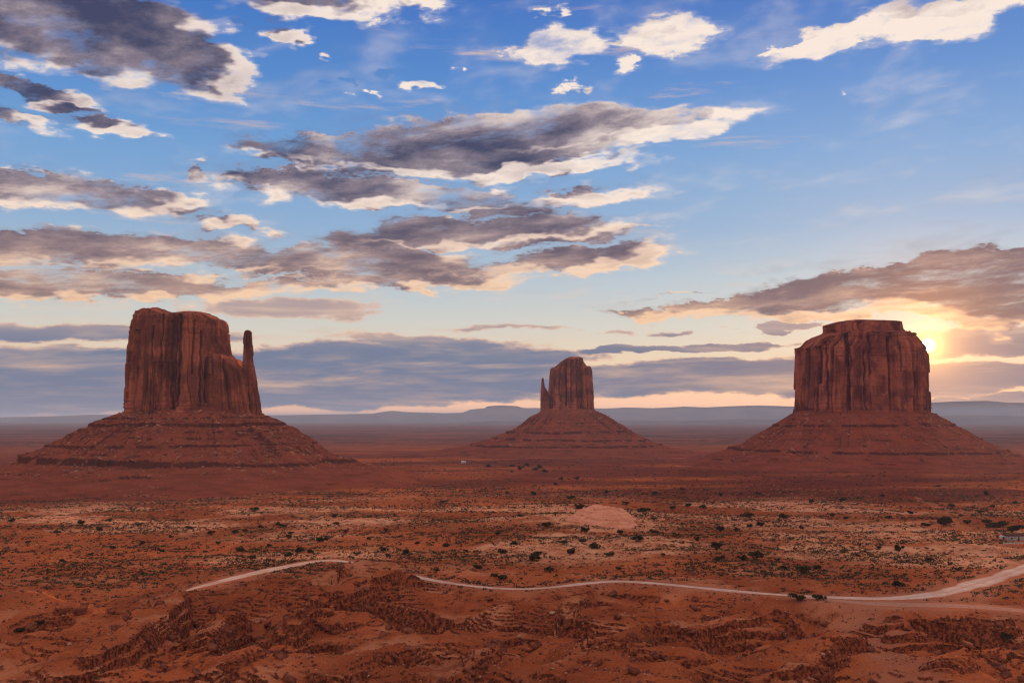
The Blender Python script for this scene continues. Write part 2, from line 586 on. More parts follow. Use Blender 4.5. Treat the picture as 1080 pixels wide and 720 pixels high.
# rock scarps: crest lines [(px, row, distance)], steep on the side facing the viewer
SCARPS = [
    ([(212, 615, 350), (190, 634, 318), (158, 656, 286), (118, 682, 258), (60, 712, 232), (0, 740, 212)], 3.5, 20),
    ([(352, 632, 322), (322, 645, 300), (298, 662, 282)], 2.2, 12),
    ([(262, 640, 316), (240, 650, 300), (214, 672, 274)], 2.2, 12),
    ([(286, 686, 256), (250, 698, 246), (205, 716, 230)], 2.2, 13),
    ([(432, 598, 380), (405, 612, 352), (378, 626, 330), (352, 634, 318)], 2.4, 13),
    ([(470, 650, 300), (425, 641, 310), (392, 634, 322)], 2.0, 12),
    ([(462, 684, 262), (415, 694, 250), (368, 706, 240), (330, 722, 228)], 2.4, 14),
    ([(535, 690, 254), (505, 703, 242), (470, 722, 226)], 2.2, 12),
    ([(640, 660, 288), (606, 655, 296), (588, 640, 316)], 2.0, 12),
    ([(720, 648, 304), (690, 662, 288), (655, 684, 262)], 2.2, 13),
    ([(800, 640, 318), (765, 651, 302), (728, 664, 286)], 2.0, 12),
    ([(905, 668, 280), (872, 676, 268), (842, 700, 246), (815, 722, 230)], 2.6, 14),
    ([(1080, 652, 302), (1030, 656, 296), (985, 650, 304), (955, 648, 306)], 2.4, 12),
    ([(452, 613, 366), (432, 598, 372), (402, 590, 378), (368, 588, 386), (344, 593, 386)], 9, 9),
    ([(1090, 700, 250), (1040, 694, 256), (1000, 712, 238)], 2.2, 13),
]
MID_SCARPS = [
    ([(838, 563, 590), (810, 561, 600), (782, 564, 585), (762, 569, 560)], 3.0, 22),
    ([(120, 606, 430), (60, 610, 420), (0, 616, 405), (-30, 618, 400)], 2.5, 16),
    ([(205, 607, 428), (178, 610, 418), (150, 612, 412)], 2.0, 12),
    ([(770, 574, 545), (735, 571, 550), (700, 573, 540), (680, 579, 520)], 9.0, 30),
    ([(720, 585, 505), (690, 586, 500), (665, 590, 490)], 2.0, 12),
    ([(980, 560, 600), (930, 562, 590), (880, 566, 575)], 3.0, 25),
    ([(1085, 545, 690), (1040, 545, 690), (1000, 550, 660)], 3.0, 26),
    ([(330, 556, 640), (280, 560, 620), (225, 566, 590)], 3.0, 30),
    ([(560, 560, 620), (510, 563, 600), (460, 566, 585)], 3.0, 28),
    ([(480, 545, 720), (430, 548, 700), (370, 549, 690)], 3.0, 30),
]
_scarps = []
_mid = []
for pts, wf, wb in MID_SCARPS:
    P_ = []
    for (px, row, Y) in pts:
        x, y, z = at(px, row, Y)
        P_.append((x, y, max(1.2, min(5.0, z - CAMZ + float(base_drop(np.array(math.hypot(x, y))))))))
    _mid.append((polyline(P_, 3.0), wf, wb))
for pts, wf, wb in SCARPS:
    P_ = []
    for (px, row, Y) in pts:
        x, y, z = at(px, row, Y)
        rr = np.array(math.hypot(x, y))
        P_.append((x, y, 1.2 + z - CAMZ + float(base_drop(rr)) + float(hollow(rr)) + 0.3))
    _scarps.append((polyline(P_, 2.0), wf, wb))


def scarps(x, y, which=None):
    out = np.zeros(x.shape)
    xf, yf, of = x.ravel(), y.ravel(), out.ravel()
    for P, wf, wb in (_scarps if which is None else which):
        lo, hi = P[:, :2].min(0) - 2.6 * wb, P[:, :2].max(0) + 2.6 * wb
        idx = np.nonzero((xf > lo[0]) & (xf < hi[0]) & (yf > lo[1]) & (yf < hi[1]))[0]
        if not len(idx):
            continue
        T = np.gradient(P[:, :2], axis=0)
        T /= np.linalg.norm(T, axis=1)[:, None] + 1e-9
        for c in np.array_split(idx, max(1, len(idx) // 40000)):
            dx, dy = xf[c, None] - P[None, :, 0], yf[c, None] - P[None, :, 1]
            d2 = dx * dx + dy * dy
            k = d2.argmin(1)
            ar = np.arange(len(c))
            dx, dy, d = dx[ar, k], dy[ar, k], np.sqrt(d2[ar, k])
            side = -T[k, 1] * dx + T[k, 0] * dy        # positive: towards the viewer
            e = np.minimum(k, len(P) - 1 - k) / len(P)
            h = P[k, 2] * (0.55 + 0.45 * ss(0, 0.15, e))
            w = np.where(side > 0, wf, wb)
            # the talus foot below the cliff
            f = np.where(side > 0, 0.72 * np.exp(-(d / (wf * 1.35)) ** 2.2) + 0.28 * np.exp(-(d / (wf * 3.6)) ** 1.4), np.exp(-(d / wb) ** 1.6))
            of[c] = np.maximum(of[c], h * f)
    return of.reshape(x.shape)


DX, DY, DR_ = base_point(636, 552)
DY -= 12
HX, HY = base_point(1078, 571)[:2]


def height(x, y, detail=True):
    x = np.asarray(x, float); y = np.asarray(y, float)
    r = np.hypot(x, y)
    z = CAMZ - base_drop(r)
    wx = x + 9 * gnoise(x / 60, y / 60, 5) + 3 * gnoise(x / 19, y / 19, 6)
    wy = y + 9 * gnoise(x / 60, y / 60, 8) + 3 * gnoise(x / 19, y / 19, 9)
    road = np.minimum(dist_to(ROAD, x, y), dist_to(SPUR, x, y))
    off = ss(1.5, 20, road)
    near = ss(470, 350, r) * ss(90, 170, r)
    nearr = near * off
    # badlands: gullies cut below the base, small rises set on it
    gul = ridged(wx / 70 + wy / 160, wy / 85, 3, 21)
    rel = -hollow(r) + 7.5 * (ss(0.35, 0.85, gul) - 0.45) + 2.2 * (ridged(wx / 34, wy / 30, 2, 33) - 0.6)
    rise = np.zeros_like(z)
    for (mx, my, h, sx, sy, sh) in _rises:
        q = np.sqrt(((wx - mx) / sx) ** 2 + ((wy - my) / sy) ** 2)
        rise = np.maximum(rise, h * np.exp(-q ** (2 * sh) * 0.7))
    rise = np.maximum(rise * 0.8, scarps(wx * 0.6 + x * 0.4 + 1.4 * gnoise(x / 11, y / 11, 45) + 0.35 * gnoise(x / 4, y / 4, 47), wy * 0.6 + y * 0.4 + 1.4 * gnoise(x / 11, y / 11, 46) + 0.35 * gnoise(x / 4, y / 4, 48)))
    rr_ = ss(0.5, 4.0, rise)
    rel = np.where(rel > -3.5, -3.5 + (rel + 3.5) * 0.55, rel)
    zn = (rel * (1 - rr_) + rr_ * (-hollow(r) + 0.35 * (rel + hollow(r))) + rise) * nearr
    # beds of rock: the slope breaks into small cliffs
    tilt = 0.03 * x + 1.5 * gnoise(x / 45, y / 45, 41) + 0.35 * gnoise(x / 14, y / 14, 42)
    for st, sd, lo_, ks in ((2.9, 52, 0.05, 0.9), (1.15, 57, 0.0, 0.8)):
        zz = (z + zn + tilt) / st
        fr = zz - np.floor(zz)
        tz = (np.floor(zz) + ss(0.50, 0.80, fr) * 0.82 + fr * 0.18) * st - tilt
        tw = nearr * ss(lo_, lo_ + 0.35, gnoise(x / (14 * st) + 4, y / (14 * st), sd)) * ks
        zn = zn * (1 - tw) + (tz - z) * tw
    tilt = tilt + 0.9 * gnoise(x / 21, y / 21, 44)
    st = 0.95
    zz = (z + zn + tilt * 0.6) / st
    fr = zz - np.floor(zz)
    tz = (np.floor(zz) + ss(0.55, 0.8, fr)) * st - tilt * 0.6
    tw = nearr * ss(1.0, 2.5, rise) * 0.6 * ss(-0.1, 0.4, gnoise(x / 13, y / 13, 49))
    zn = zn * (1 - tw) + (tz - z) * tw
    z = z + zn
    # middle ground: low swells, shallow washes
    mid = ss(380, 560, r) * ss(6000, 1600, r)
    zm = 3.0 * fbm(wx / 260, wy / 260, 4, 61) - 2.5 * ss(0.72, 0.95, ridged(wx / 210, wy / 150, 3, 71)) + 0.8 * fbm(x / 32, y / 32, 3, 81)
    stm = zm / 1.6 + 0.3 * gnoise(x / 40, y / 40, 91)
    frm = stm - np.floor(stm)
    zt = (np.floor(stm) + ss(0.6, 0.85, frm)) * 1.6
    lw = ss(0.0, 0.4, gnoise(x / 120, y / 90, 95)) * 0.6
    z = z + (zm * (1 - lw) + zt * lw) * mid * off
    z = z + scarps(wx * 0.8 + x * 0.2, wy * 0.8 + y * 0.2, _mid) * mid * off
    z = z + ss(1500, 8000, r) * 4.0 * fbm(x / 1500, y / 900, 4, 101)
    # low rise carrying the bare dome
    z = z + 7.5 * np.exp(-(((x - DX) / 70) ** 2 + ((y - DY - 34) / 44) ** 2)) * off
    # level ground at the house
    hw = np.exp(-(((x - HX - 4) / 26) ** 2 + ((y - HY) / 22) ** 2) ** 2)
    z = z * (1 - hw) + (CAMZ - base_drop(np.hypot(HX, HY))) * hw
    # wash and track cut in
    z = z - 1.3 * ss(6, -2, dist_to(WASH, x, y)) * near
    if detail:
        steep_n = ss(0.8, 3.0, rise) * ss(9, 4, np.abs(rise - 4) + 3) + 0.15
        dn = ss(900, 250, r) * ss(0, 6, road)
        z = z + dn * (0.22 * fbm(x / 9.5, y / 8.5, 4, 111, 0.5) + 0.9 * ss(0.55, 0.95, ridged(x / 24 + 0.2 * gnoise(x / 6, y / 6, 128), y / 24, 2, 127)) - 0.3 + 0.10 * steep_n * ridged(x / 3.2, y / 2.6, 2, 121))
    return z


def hit(px, py):
    d = direction(px, py)
    h = math.hypot(d[0], d[1])
    r = np.exp(np.linspace(math.log(150), math.log(20000), 9000))
    x, y = d[0] / h * r, d[1] / h * r
    zr = CAMZ + d[2] / h * r
    zt = height(x, y)
    k = int(np.argmax(zr <= zt))
    return x[k], y[k], zt[k], r[k]


# ------------------------------------------------------------------ materials
def new_mat(name):
    m = bpy.data.materials.new(name)
    m.use_nodes = True
    nt = m.node_tree
    b = nt.nodes['Principled BSDF']
    b.inputs['Roughness'].default_value = 0.92
    b.inputs['Specular IOR Level'].default_value = 0.0
    return m, nt, b


def bump(nt, b, h, strength, dist):
    n = nt.nodes.new('ShaderNodeBump')
    NX._put(nt, n.inputs['Strength'], strength)
    n.inputs['Distance'].default_value = dist
    nt.links.new(h.s if isinstance(h, NX) else h, n.inputs['Height'])
    nt.links.new(n.outputs[0], b.inputs['Normal'])


def attr(nt, name):
    n = nt.nodes.new('ShaderNodeAttribute')
    n.attribute_name = name
    return NX(nt, n.outputs['Fac'])


def pos_map(nt, sx, sy, sz):
    g = nt.nodes.new('ShaderNodeNewGeometry')
    m = nt.nodes.new('ShaderNodeMapping')
    m.inputs['Scale'].default_value = (sx, sy, sz)
    nt.links.new(g.outputs['Position'], m.inputs['Vector'])
    return m.outputs[0], g


SOIL = (0.50, 0.130, 0.044)
SOIL_D = (0.30, 0.074, 0.028)
SAND = (0.76, 0.36, 0.19)
MAROON = (0.17, 0.046, 0.028)


def mat_ground():
    m, nt, b = new_mat('red_desert_soil')
    v, g = pos_map(nt, 1, 1, 1)
    n1 = NX(nt, noise(nt, v, 0.012, 6, 0.6).outputs[0])
    n2 = NX(nt, noise(nt, v, 0.11, 6, 0.62).outputs[0])
    n3 = NX(nt, noise(nt, v, 0.9, 5, 0.65).outputs[0])
    c = mixc(nt, n1.ramp(0.36, 0.64), SOIL_D, SOIL)
    nmid = NX(nt, noise(nt, v, 0.045, 5, 0.62, 0.6).outputs[0])
    c = mixc(nt, nmid.ramp(0.50, 0.62) * attr(nt, 'near') * 0.55, c, (0.22, 0.052, 0.020))
    c = mixc(nt, nmid.ramp(0.42, 0.34) * attr(nt, 'near') * 0.5, c, (0.56, 0.185, 0.075))
    c = mixc(nt, n2.ramp(0.44, 0.66) * 0.6, c, (0.38, 0.115, 0.048))
    c = mixc(nt, n3.ramp(0.54, 0.66) * 0.40, c, (0.17, 0.042, 0.018))
    n5 = NX(nt, noise(nt, v, 1.7, 5, 0.8).outputs[0])
    c = mixc(nt, n5.ramp(0.55, 0.66) * 0.7, c, (0.56, 0.22, 0.12))
    c = mixc(nt, n5.ramp(0.44, 0.34) * 0.75, c, (0.09, 0.026, 0.014))
    sandy = attr(nt, 'sandy')
    c = mixc(nt, (sandy * n2.ramp(0.3, 0.6)).clamp(), c, SAND)
    c = mixc(nt, attr(nt, 'maroon') * n1.ramp(0.25, 0.6, 0.55, 1.0), c, MAROON)
    c = mixc(nt, attr(nt, 'dusty') * 0.75, c, (0.46, 0.18, 0.10))
    # bare broken rock on steep banks
    sp = nt.nodes.new('ShaderNodeSeparateXYZ')
    nt.links.new(g.outputs['True Normal'], sp.inputs[0])
    steep = NX(nt, sp.outputs[2]).ramp(0.84, 0.66)
    rockc = mixc(nt, n3.ramp(0.4, 0.62), (0.085, 0.026, 0.015), (0.32, 0.090, 0.042))
    c = mixc(nt, steep * attr(nt, 'rocky'), c, rockc)
    # brush-covered far plain
    n4 = NX(nt, noise(nt, pos_map(nt, 0.0011, 0.0030, 1)[0], 1.0, 6, 0.6).outputs[0])
    farc = mixc(nt, n4.ramp(0.38, 0.62), (0.095, 0.038, 0.028), (0.25, 0.078, 0.046))
    c = mixc(nt, attr(nt, 'far'), c, farc)
    nt.links.new(c, b.inputs['Base Color'])
    bump(nt, b, n3 * 0.4 + NX(nt, noise(nt, v, 3.1, 4, 0.75).outputs[0]) * 0.28 + n2 * 0.25, attr(nt, 'far').ramp(0.0, 0.5, 0.8, 0.05), 0.9)
    return m


def mat_rock(name, light, dark, z_strata=0.16, streaks=True, sc=1.0, talus=False):
    m, nt, b = new_mat(name)
    vs, g = pos_map(nt, 0.012 * sc, 0.012 * sc, z_strata)
    strata = NX(nt, noise(nt, vs, 1.0, 6, 0.65).outputs[0])
    vv, _ = pos_map(nt, 0.055 * sc, 0.055 * sc, 0.009 * sc)
    streak = NX(nt, noise(nt, vv, 1.0, 6, 0.62).outputs[0])
    vf, _ = pos_map(nt, 1, 1, 1)
    fine = NX(nt, noise(nt, vf, 0.22 * sc, 7, 0.68).outputs[0])
    fine2 = NX(nt, noise(nt, vf, 0.03 * sc, 4, 0.6).outputs[0])
    c = mixc(nt, fine2.ramp(0.40, 0.60), tuple(k * (0.85 if streaks else 1.05) for k in dark), tuple(k * (1.15 if streaks else 0.95) for k in light))
    if streaks:
        c = mixc(nt, streak.ramp(0.50, 0.68) * 0.8, c, tuple(k * 0.40 for k in dark))
        c = mixc(nt, streak.ramp(0.46, 0.32) * 0.7, c, tuple(min(1, k * 1.35) for k in light))
    c = mixc(nt, strata.ramp(0.52, 0.66) * (0.35 if streaks else 0.6), c, tuple(k * 0.6 for k in dark))
    c = mixc(nt, fine.ramp(0.56, 0.74) * 0.6, c, tuple(k * 0.55 for k in dark))
    c = mixc(nt, fine.ramp(0.42, 0.28) * 0.35, c, tuple(min(1, k * 1.3) for k in light))
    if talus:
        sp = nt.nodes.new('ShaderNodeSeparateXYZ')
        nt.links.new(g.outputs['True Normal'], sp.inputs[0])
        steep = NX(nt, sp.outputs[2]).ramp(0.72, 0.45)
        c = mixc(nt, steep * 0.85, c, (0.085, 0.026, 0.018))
        vo = nt.nodes.new('ShaderNodeTexVoronoi')
        vo.inputs['Scale'].default_value = 0.16
        nt.links.new(vf, vo.inputs['Vector'])
        spots = NX(nt, vo.outputs['Distance']).ramp(0.30, 0.16) * NX(nt, noise(nt, vf, 0.022, 3).outputs[0]).ramp(0.5, 0.65)
        c = mixc(nt, spots * 0.65, c, (0.40, 0.18, 0.11))
    nt.links.new(c, b.inputs['Base Color'])
    bump(nt, b, fine + streak * (0.7 if streaks else 0.2) + strata * 0.5, 0.7, 1.8)
    return m


M_GROUND = mat_ground()
M_CLIFF = mat_rock('butte_cliff_sandstone', (0.36, 0.108, 0.056), (0.23, 0.066, 0.038))
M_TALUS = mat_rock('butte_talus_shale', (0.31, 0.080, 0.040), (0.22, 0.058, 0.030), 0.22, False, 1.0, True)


def mat_plain(name, c1, c2, scale, rough=0.9, bs=0.5, bd=0.1, rnd=0.0):
    m, nt, b = new_mat(name)
    v, g = pos_map(nt, 1, 1, 1)
    n = NX(nt, noise(nt, v, scale, 5, 0.62).outputs[0])
    f = n.ramp(0.35, 0.65)
    if rnd:
        oi = nt.nodes.new('ShaderNodeObjectInfo')
        f = (f * (1 - rnd) + NX(nt, oi.outputs['Random']) * rnd)
    c = mixc(nt, f, c1, c2)
    nt.links.new(c, b.inputs['Base Color'])
    b.inputs['Roughness'].default_value = rough
    if bs:
        bump(nt, b, n, bs, bd)
    return m


# ------------------------------------------------------------------ ground sheet
def build_ground():
    fine = np.radians(np.arange(-32.5, 32.5001, 0.048))
    coarse = np.radians(np.concatenate([np.arange(33.5, 60, 1.0), np.arange(60, 300, 4.0), np.arange(300, 327, 1.0)]))
    ang = np.concatenate([fine, coarse])
    rr = np.concatenate([[0.5, 3, 6, 10, 15, 20, 30, 40, 55, 70, 85, 100, 115, 130, 145, 155, 165],
                         np.linspace(172, 470, 740), np.exp(np.linspace(math.log(471.5), math.log(1500), 330)),
                         np.exp(np.linspace(math.log(1510), math.log(60000), 170))])
    Rr, Aa = np.meshgrid(rr, ang, indexing='ij')
    X, Y = Rr * np.sin(Aa), Rr * np.cos(Aa)
    Zz = height(X, Y)
    F = grid_faces(len(rr), len(ang), True, True)
    r = Rr
    near = ss(520, 400, r)
    # sandy flats of the middle ground, dark maroon pans, dust beside the road
    pat = fbm(X / 150, Y / 95, 4, 131)
    sandy = ss(-0.15, 0.35, pat) * ss(400, 520, r) * ss(1150, 850, r) * 0.95
    sandy = np.maximum(sandy, 0.75 * np.exp(-(((X - 150) / 190) ** 2 + ((Y - 640) / 130) ** 2)) * ss(-0.35, 0.3, pat))
    sandy = np.maximum(sandy, ss(62, 24, np.hypot(X - DX, (Y - DY - 8) * 0.75) + 16 * gnoise(X / 13, Y / 13, 145)))
    sandy = np.maximum(sandy, 0.35 * near * ss(0.1, 0.5, fbm(X / 45, Y / 30, 3, 141)))
    mar = ss(850, 1080, r) * ss(3600, 2200, r) * ss(-0.45, 0.15, fbm(X / 500, Y / 260, 3, 151))
    road = np.minimum(np.minimum(dist_to(ROAD, X, Y), dist_to(SPUR, X, Y)), dist_to(WASH, X, Y))
    dusty = ss(9, 0, road + 4 * gnoise(X / 9, Y / 9, 161)) * 0.8
    dusty = np.maximum(dusty, 0.8 * ss(3, 0, dist_to(TRACK, X, Y)))
    far = ss(2300, 4200, r)
    o = mesh_obj('ground', np.stack([X, Y, Zz], -1).reshape(-1, 3), F, M_GROUND, attrs=dict(
        sandy=sandy, maroon=mar, dusty=dusty, far=far, near=near, rocky=ss(1100, 800, r)))
    tag(o, kind='structure')


build_ground()


def build_road():
    m, nt, b = new_mat('pale_road_dust')
    v, g = pos_map(nt, 1, 1, 1)
    n = NX(nt, noise(nt, v, 0.5, 5, 0.65).outputs[0])
    n2 = NX(nt, noise(nt, v, 0.05, 3, 0.6).outputs[0])
    c = mixc(nt, n.ramp(0.35, 0.65), (0.64, 0.42, 0.31), (0.80, 0.59, 0.47))
    c = mixc(nt, n2.ramp(0.4, 0.7) * 0.5, c, (0.46, 0.24, 0.16))
    ac = attr(nt, 'across')
    c = mixc(nt, (ac + n * 0.9).ramp(0.95, 1.35), c, (0.44, 0.125, 0.045))
    c = mixc(nt, (ac.ramp(0.22, 0.0) * n.ramp(0.4, 0.6)) * 0.6, c, (0.46, 0.22, 0.13))
    nt.links.new(c, b.inputs['Base Color'])
    bump(nt, b, n, 0.4, 0.2)
    for nm, P in (('dirt_road', ROAD), ('dirt_turnout', SPUR)):
        P2 = polyline(P[::4], 2.0)
        t = np.gradient(P2[:, :2], axis=0)
        t /= np.linalg.norm(t, axis=1)[:, None]
        nrm = np.stack([-t[:, 1], t[:, 0]], 1)
        k = np.linspace(-1, 1, 13)
        w = P2[:, 2] * (0.85 if nm == 'dirt_road' else 0.75)
        wob = 1 + 0.25 * gnoise(np.arange(len(P2)) / 7.0, 0.5, 171)
        X = P2[:, 0, None] + nrm[:, 0, None] * (w * wob)[:, None] * k
        Y = P2[:, 1, None] + nrm[:, 1, None] * (w * wob)[:, None] * k
        Z = height(X, Y) + 0.22 * (1 - np.abs(k) ** 4)[None, :] - 0.06 - (0.05 if nm != 'dirt_road' else 0)
        mm = m
        if nm != 'dirt_road':
            mm = m.copy()
            mm.name = 'pink_turnout_dust'
            for nd in mm.node_tree.nodes:
                if nd.type == 'MIX' and tuple(round(v, 2) for v in nd.inputs[6].default_value[:3]) == (0.64, 0.42, 0.31):
                    nd.inputs[6].default_value = (0.44, 0.20, 0.125, 1)
                    nd.inputs[7].default_value = (0.56, 0.29, 0.20, 1)
        o = mesh_obj(nm, np.stack([X, Y, Z], -1).reshape(-1, 3), grid_faces(len(P2), 13), mm, attrs=dict(across=np.abs(k)[None, :] + 0 * X))
        tag(o, kind='structure')


build_road()


def build_dome():
    m, nt, b = new_mat('bare_salmon_sandstone')
    v, g = pos_map(nt, 0.06, 0.06, 0.9)
    n = NX(nt, noise(nt, v, 1.0, 6, 0.6).outputs[0])
    n2 = NX(nt, noise(nt, pos_map(nt, 1, 1, 1)[0], 0.35, 6, 0.65).outputs[0])
    c = mixc(nt, n.ramp(0.4, 0.62), (0.80, 0.355, 0.21), (0.60, 0.235, 0.13))
    c = mixc(nt, n2.ramp(0.57, 0.68) * 0.75, c, (0.30, 0.10, 0.05))
    nt.links.new(c, b.inputs['Base Color'])
    bump(nt, b, n2 + n, 0.5, 0.6)
    nr, na = 60, 160
    s = np.linspace(0, 1, nr)[:, None]
    a = np.linspace(0, 2 * np.pi, na, endpoint=False)[None, :]
    wob = 1 + 0.26 * gnoise(np.cos(a) * 1.7 + 3, np.sin(a) * 1.7, 181) + 0.13 * gnoise(np.cos(a) * 5, np.sin(a) * 5, 182) + 0.06 * gnoise(np.cos(a) * 14, np.sin(a) * 14, 183)
    X = DX + np.cos(a) * s * 25.0 * wob
    Y = DY + 12 + np.sin(a) * s * 46.0 * wob * (1 + 0.25 * np.cos(a - 0.6))
    h = 7.2 * (1 - s ** 2.0) - 0.7 + 0.9 * fbm(X / 11, Y / 11, 4, 183) * (1 - s ** 4)
    # thin beds
    q = h / 0.9 + 0.4 * gnoise(X / 9, Y / 9, 184)
    h = (np.floor(q) + ss(0.45, 0.75, q - np.floor(q))) * 0.9
    Z = height(X, Y, False) + h
    o = mesh_obj('sandstone_dome', np.stack([X, Y, Z], -1).reshape(-1, 3), grid_faces(nr, na, True), m)
    tag(o, 'smooth bare salmon sandstone dome above the road, ringed by bushes', 'rock outcrop')


build_dome()


# ------------------------------------------------------------------ buttes
def tower(name, parent, Y, edges, top, depth, seed, flute=1.0, nang=900, nz=230, power=0.72, sink=14.0, label=None, dl=0.0, dr=0.0, cracks=()):
    """vertical-walled rock mass whose outline at distance Y follows edges [(row, left px, right px)] and top [(px, row)]"""
    ez = np.array([at(540, r_, Y)[2] for (r_, _, _) in edges])
    eL = np.array([at(l + dl, r_, Y)[0] for (r_, l, _) in edges])
    eR = np.array([at(rt + dr, r_, Y)[0] for (r_, _, rt) in edges])
    o_ = np.argsort(ez)
    ez, eL, eR = ez[o_], eL[o_], eR[o_]
    f0_, f1_ = edges[0][1], edges[0][2]
    tx = np.array([at(px + dl + (dr - dl) * min(1.0, max(0.0, (px - f0_) / (f1_ - f0_))), r_, Y)[0] for (px, r_) in top])
    tz = np.array([at(px, r_, Y)[2] for (px, r_) in top])
    zb = ez[0] - sink
    a = np.linspace(0, 2 * np.pi, nang, endpoint=False)[None, :]
    t = np.linspace(0, 1, nz)[:, None] + 0 * a
    ca, sa_ = np.cos(a), np.sin(a)
    cx = np.sign(ca) * np.abs(ca) ** power + 0 * t
    cy = np.sign(sa_) * np.abs(sa_) ** power + 0 * t
    L0, R0 = eL[0], eR[0]
    x = (L0 + R0) / 2 + (R0 - L0) / 2 * cx
    for _ in range(4):
        T = np.interp(x, tx, tz)
        z = zb + t * (T - zb)
        l, rg = np.interp(z, ez, eL), np.interp(z, ez, eR)
        x = (l + rg) / 2 + (rg - l) / 2 * cx
    hw = (rg - l) / 2
    dep = depth * (0.55 + 0.45 * np.clip(hw / ((R0 - L0) / 2), 0.2, 1.2))
    y = Y + dep * cy
    per = np.maximum((R0 - L0) / 2, depth)
    arc = a * per + 0 * t
    # outward direction
    nx, ny = cx * depth, cy * hw
    ln = np.sqrt(nx * nx + ny * ny) + 1e-6
    nx, ny = nx / ln, ny / ln
    cs, sn = np.cos(a) * per, np.sin(a) * per

    def an(scale, zs, sd):      # noise around the wall, seamless
        u = cs / scale + sn / scale * 0.77
        v = sn / scale * 1.3 - cs / scale * 0.4
        return gnoise(u + z / zs * 0.35, v + z / zs * 0.55, sd)
    k = flute
    wa = arc + 5 * k * gnoise(z / 60 + 3, arc / 50, seed + 3)
    ncol = max(10, int(2 * np.pi * per / (23 * k)))
    cellf = (wa + 9 * k * np.sin(wa / (31 * k)) * ss(0, 20, arc) * ss(2 * np.pi * per, 2 * np.pi * per - 20, arc)) / (2 * np.pi * per) * ncol
    ci = np.floor(cellf)
    cf = cellf - ci
    ci = np.mod(ci, ncol)
    hgt = vhash(ci, ci * 0 + 1, seed)
    seg = np.floor((z - zb) / (34 * k) + hgt * 5)
    off = (vhash(ci, seg, seed + 1) - 0.5)
    face = 1 - np.abs(cf - 0.5) * 2
    disp = 3.6 * k * off * ss(0.0, 0.12, face) - 5.5 * k * (1 - ss(0.0, 0.11, face)) * vhash(ci, ci * 0 + 2, seed)
    disp = disp + 3.6 * k * an(24 * k, 160, seed + 5) + 1.8 * k * an(8 * k, 40, seed + 6) + 0.8 * k * an(3.2 * k, 9 * k, seed + 7)
    disp = disp - 9 * k * ss(0.22, 0.55, an(40 * k, 500, seed + 8)) - 6 * k * ss(0.22, 0.38, an(15 * k, 300, seed + 11))
    front = ss(0.1, -0.25, sn / per)
    for (cpx, w_, dep_, r0, r1) in cracks:
        xc_ = at(cpx, 400, Y)[0] * (1 - 0.7 * depth / Y)
        za, zb_ = at(cpx, r1, Y)[2], at(cpx, r0, Y)[2]
        q = np.abs(x - xc_ + 2.2 * gnoise(z / 22, cpx * 1.7, seed + 21) + 0.8 * gnoise(z / 6, cpx * 1.7, seed + 22)) / w_
        g_ = np.where(q < 1, 1 - q ** 2.5, 0) * front * ss(za - 3, za + 3, z) * ss(zb_ + 2, zb_ - 1, z)
        disp = disp - dep_ * g_
    # bedding: thin courses near foot and rim
    course = gnoise(z / (2.6 * k), arc / 200, seed + 9)
    rim = np.maximum(ss(0.86, 0.97, t), ss(0.26, 0.10, t))
    disp = disp + 1.6 * k * course * (0.25 + rim)
    lim = np.minimum(1.0, hw / (14 * k))
    x = x + nx * disp * lim
    y = y + ny * disp * lim
    # keep the crest at its seen height on the near side too
    f = np.minimum(1.0, y / Y)
    z = np.where(z > CAMZ, CAMZ + (z - CAMZ) * (1 - (1 - f) * t), z)
    z = z + ss(0.9, 1.0, t) * (1.5 * k * gnoise(x / (9 * k), y / (9 * k), seed + 14) + 1.0 * k * np.floor(2.2 * gnoise(x / (14 * k), y / (14 * k), seed + 15)))
    # roof
    caps = []
    xc, yc = x[-1].mean(), Y
    for q in (0.97, 0.9, 0.78, 0.6, 0.4, 0.2, 0.04):
        xx = xc + (x[-1] - xc) * q
        yy = yc + (y[-1] - yc) * q
        zz_ = np.interp(xx, tx, tz)
        fz = np.minimum(1.0, yy / Y)
        zz_ = np.where(zz_ > CAMZ, CAMZ + (zz_ - CAMZ) * fz, zz_) + 1.2 * k * (1 - q) * 2 + 1.5 * k * gnoise(xx / (9 * k), yy / (9 * k), seed + 14)
        caps.append((xx, yy, zz_))
    X = np.vstack([x] + [c_[0][None] for c_ in caps])
    Yv = np.vstack([y] + [c_[1][None] for c_ in caps])
    Z = np.vstack([z] + [c_[2][None] for c_ in caps])
    V = np.stack([X, Yv, Z], -1).reshape(-1, 3) - np.array(parent.location)
    o = mesh_obj(name, V, grid_faces(X.shape[0], nang, True), M_CLIFF, parent)
    if label:
        o['label'] = label
    return o


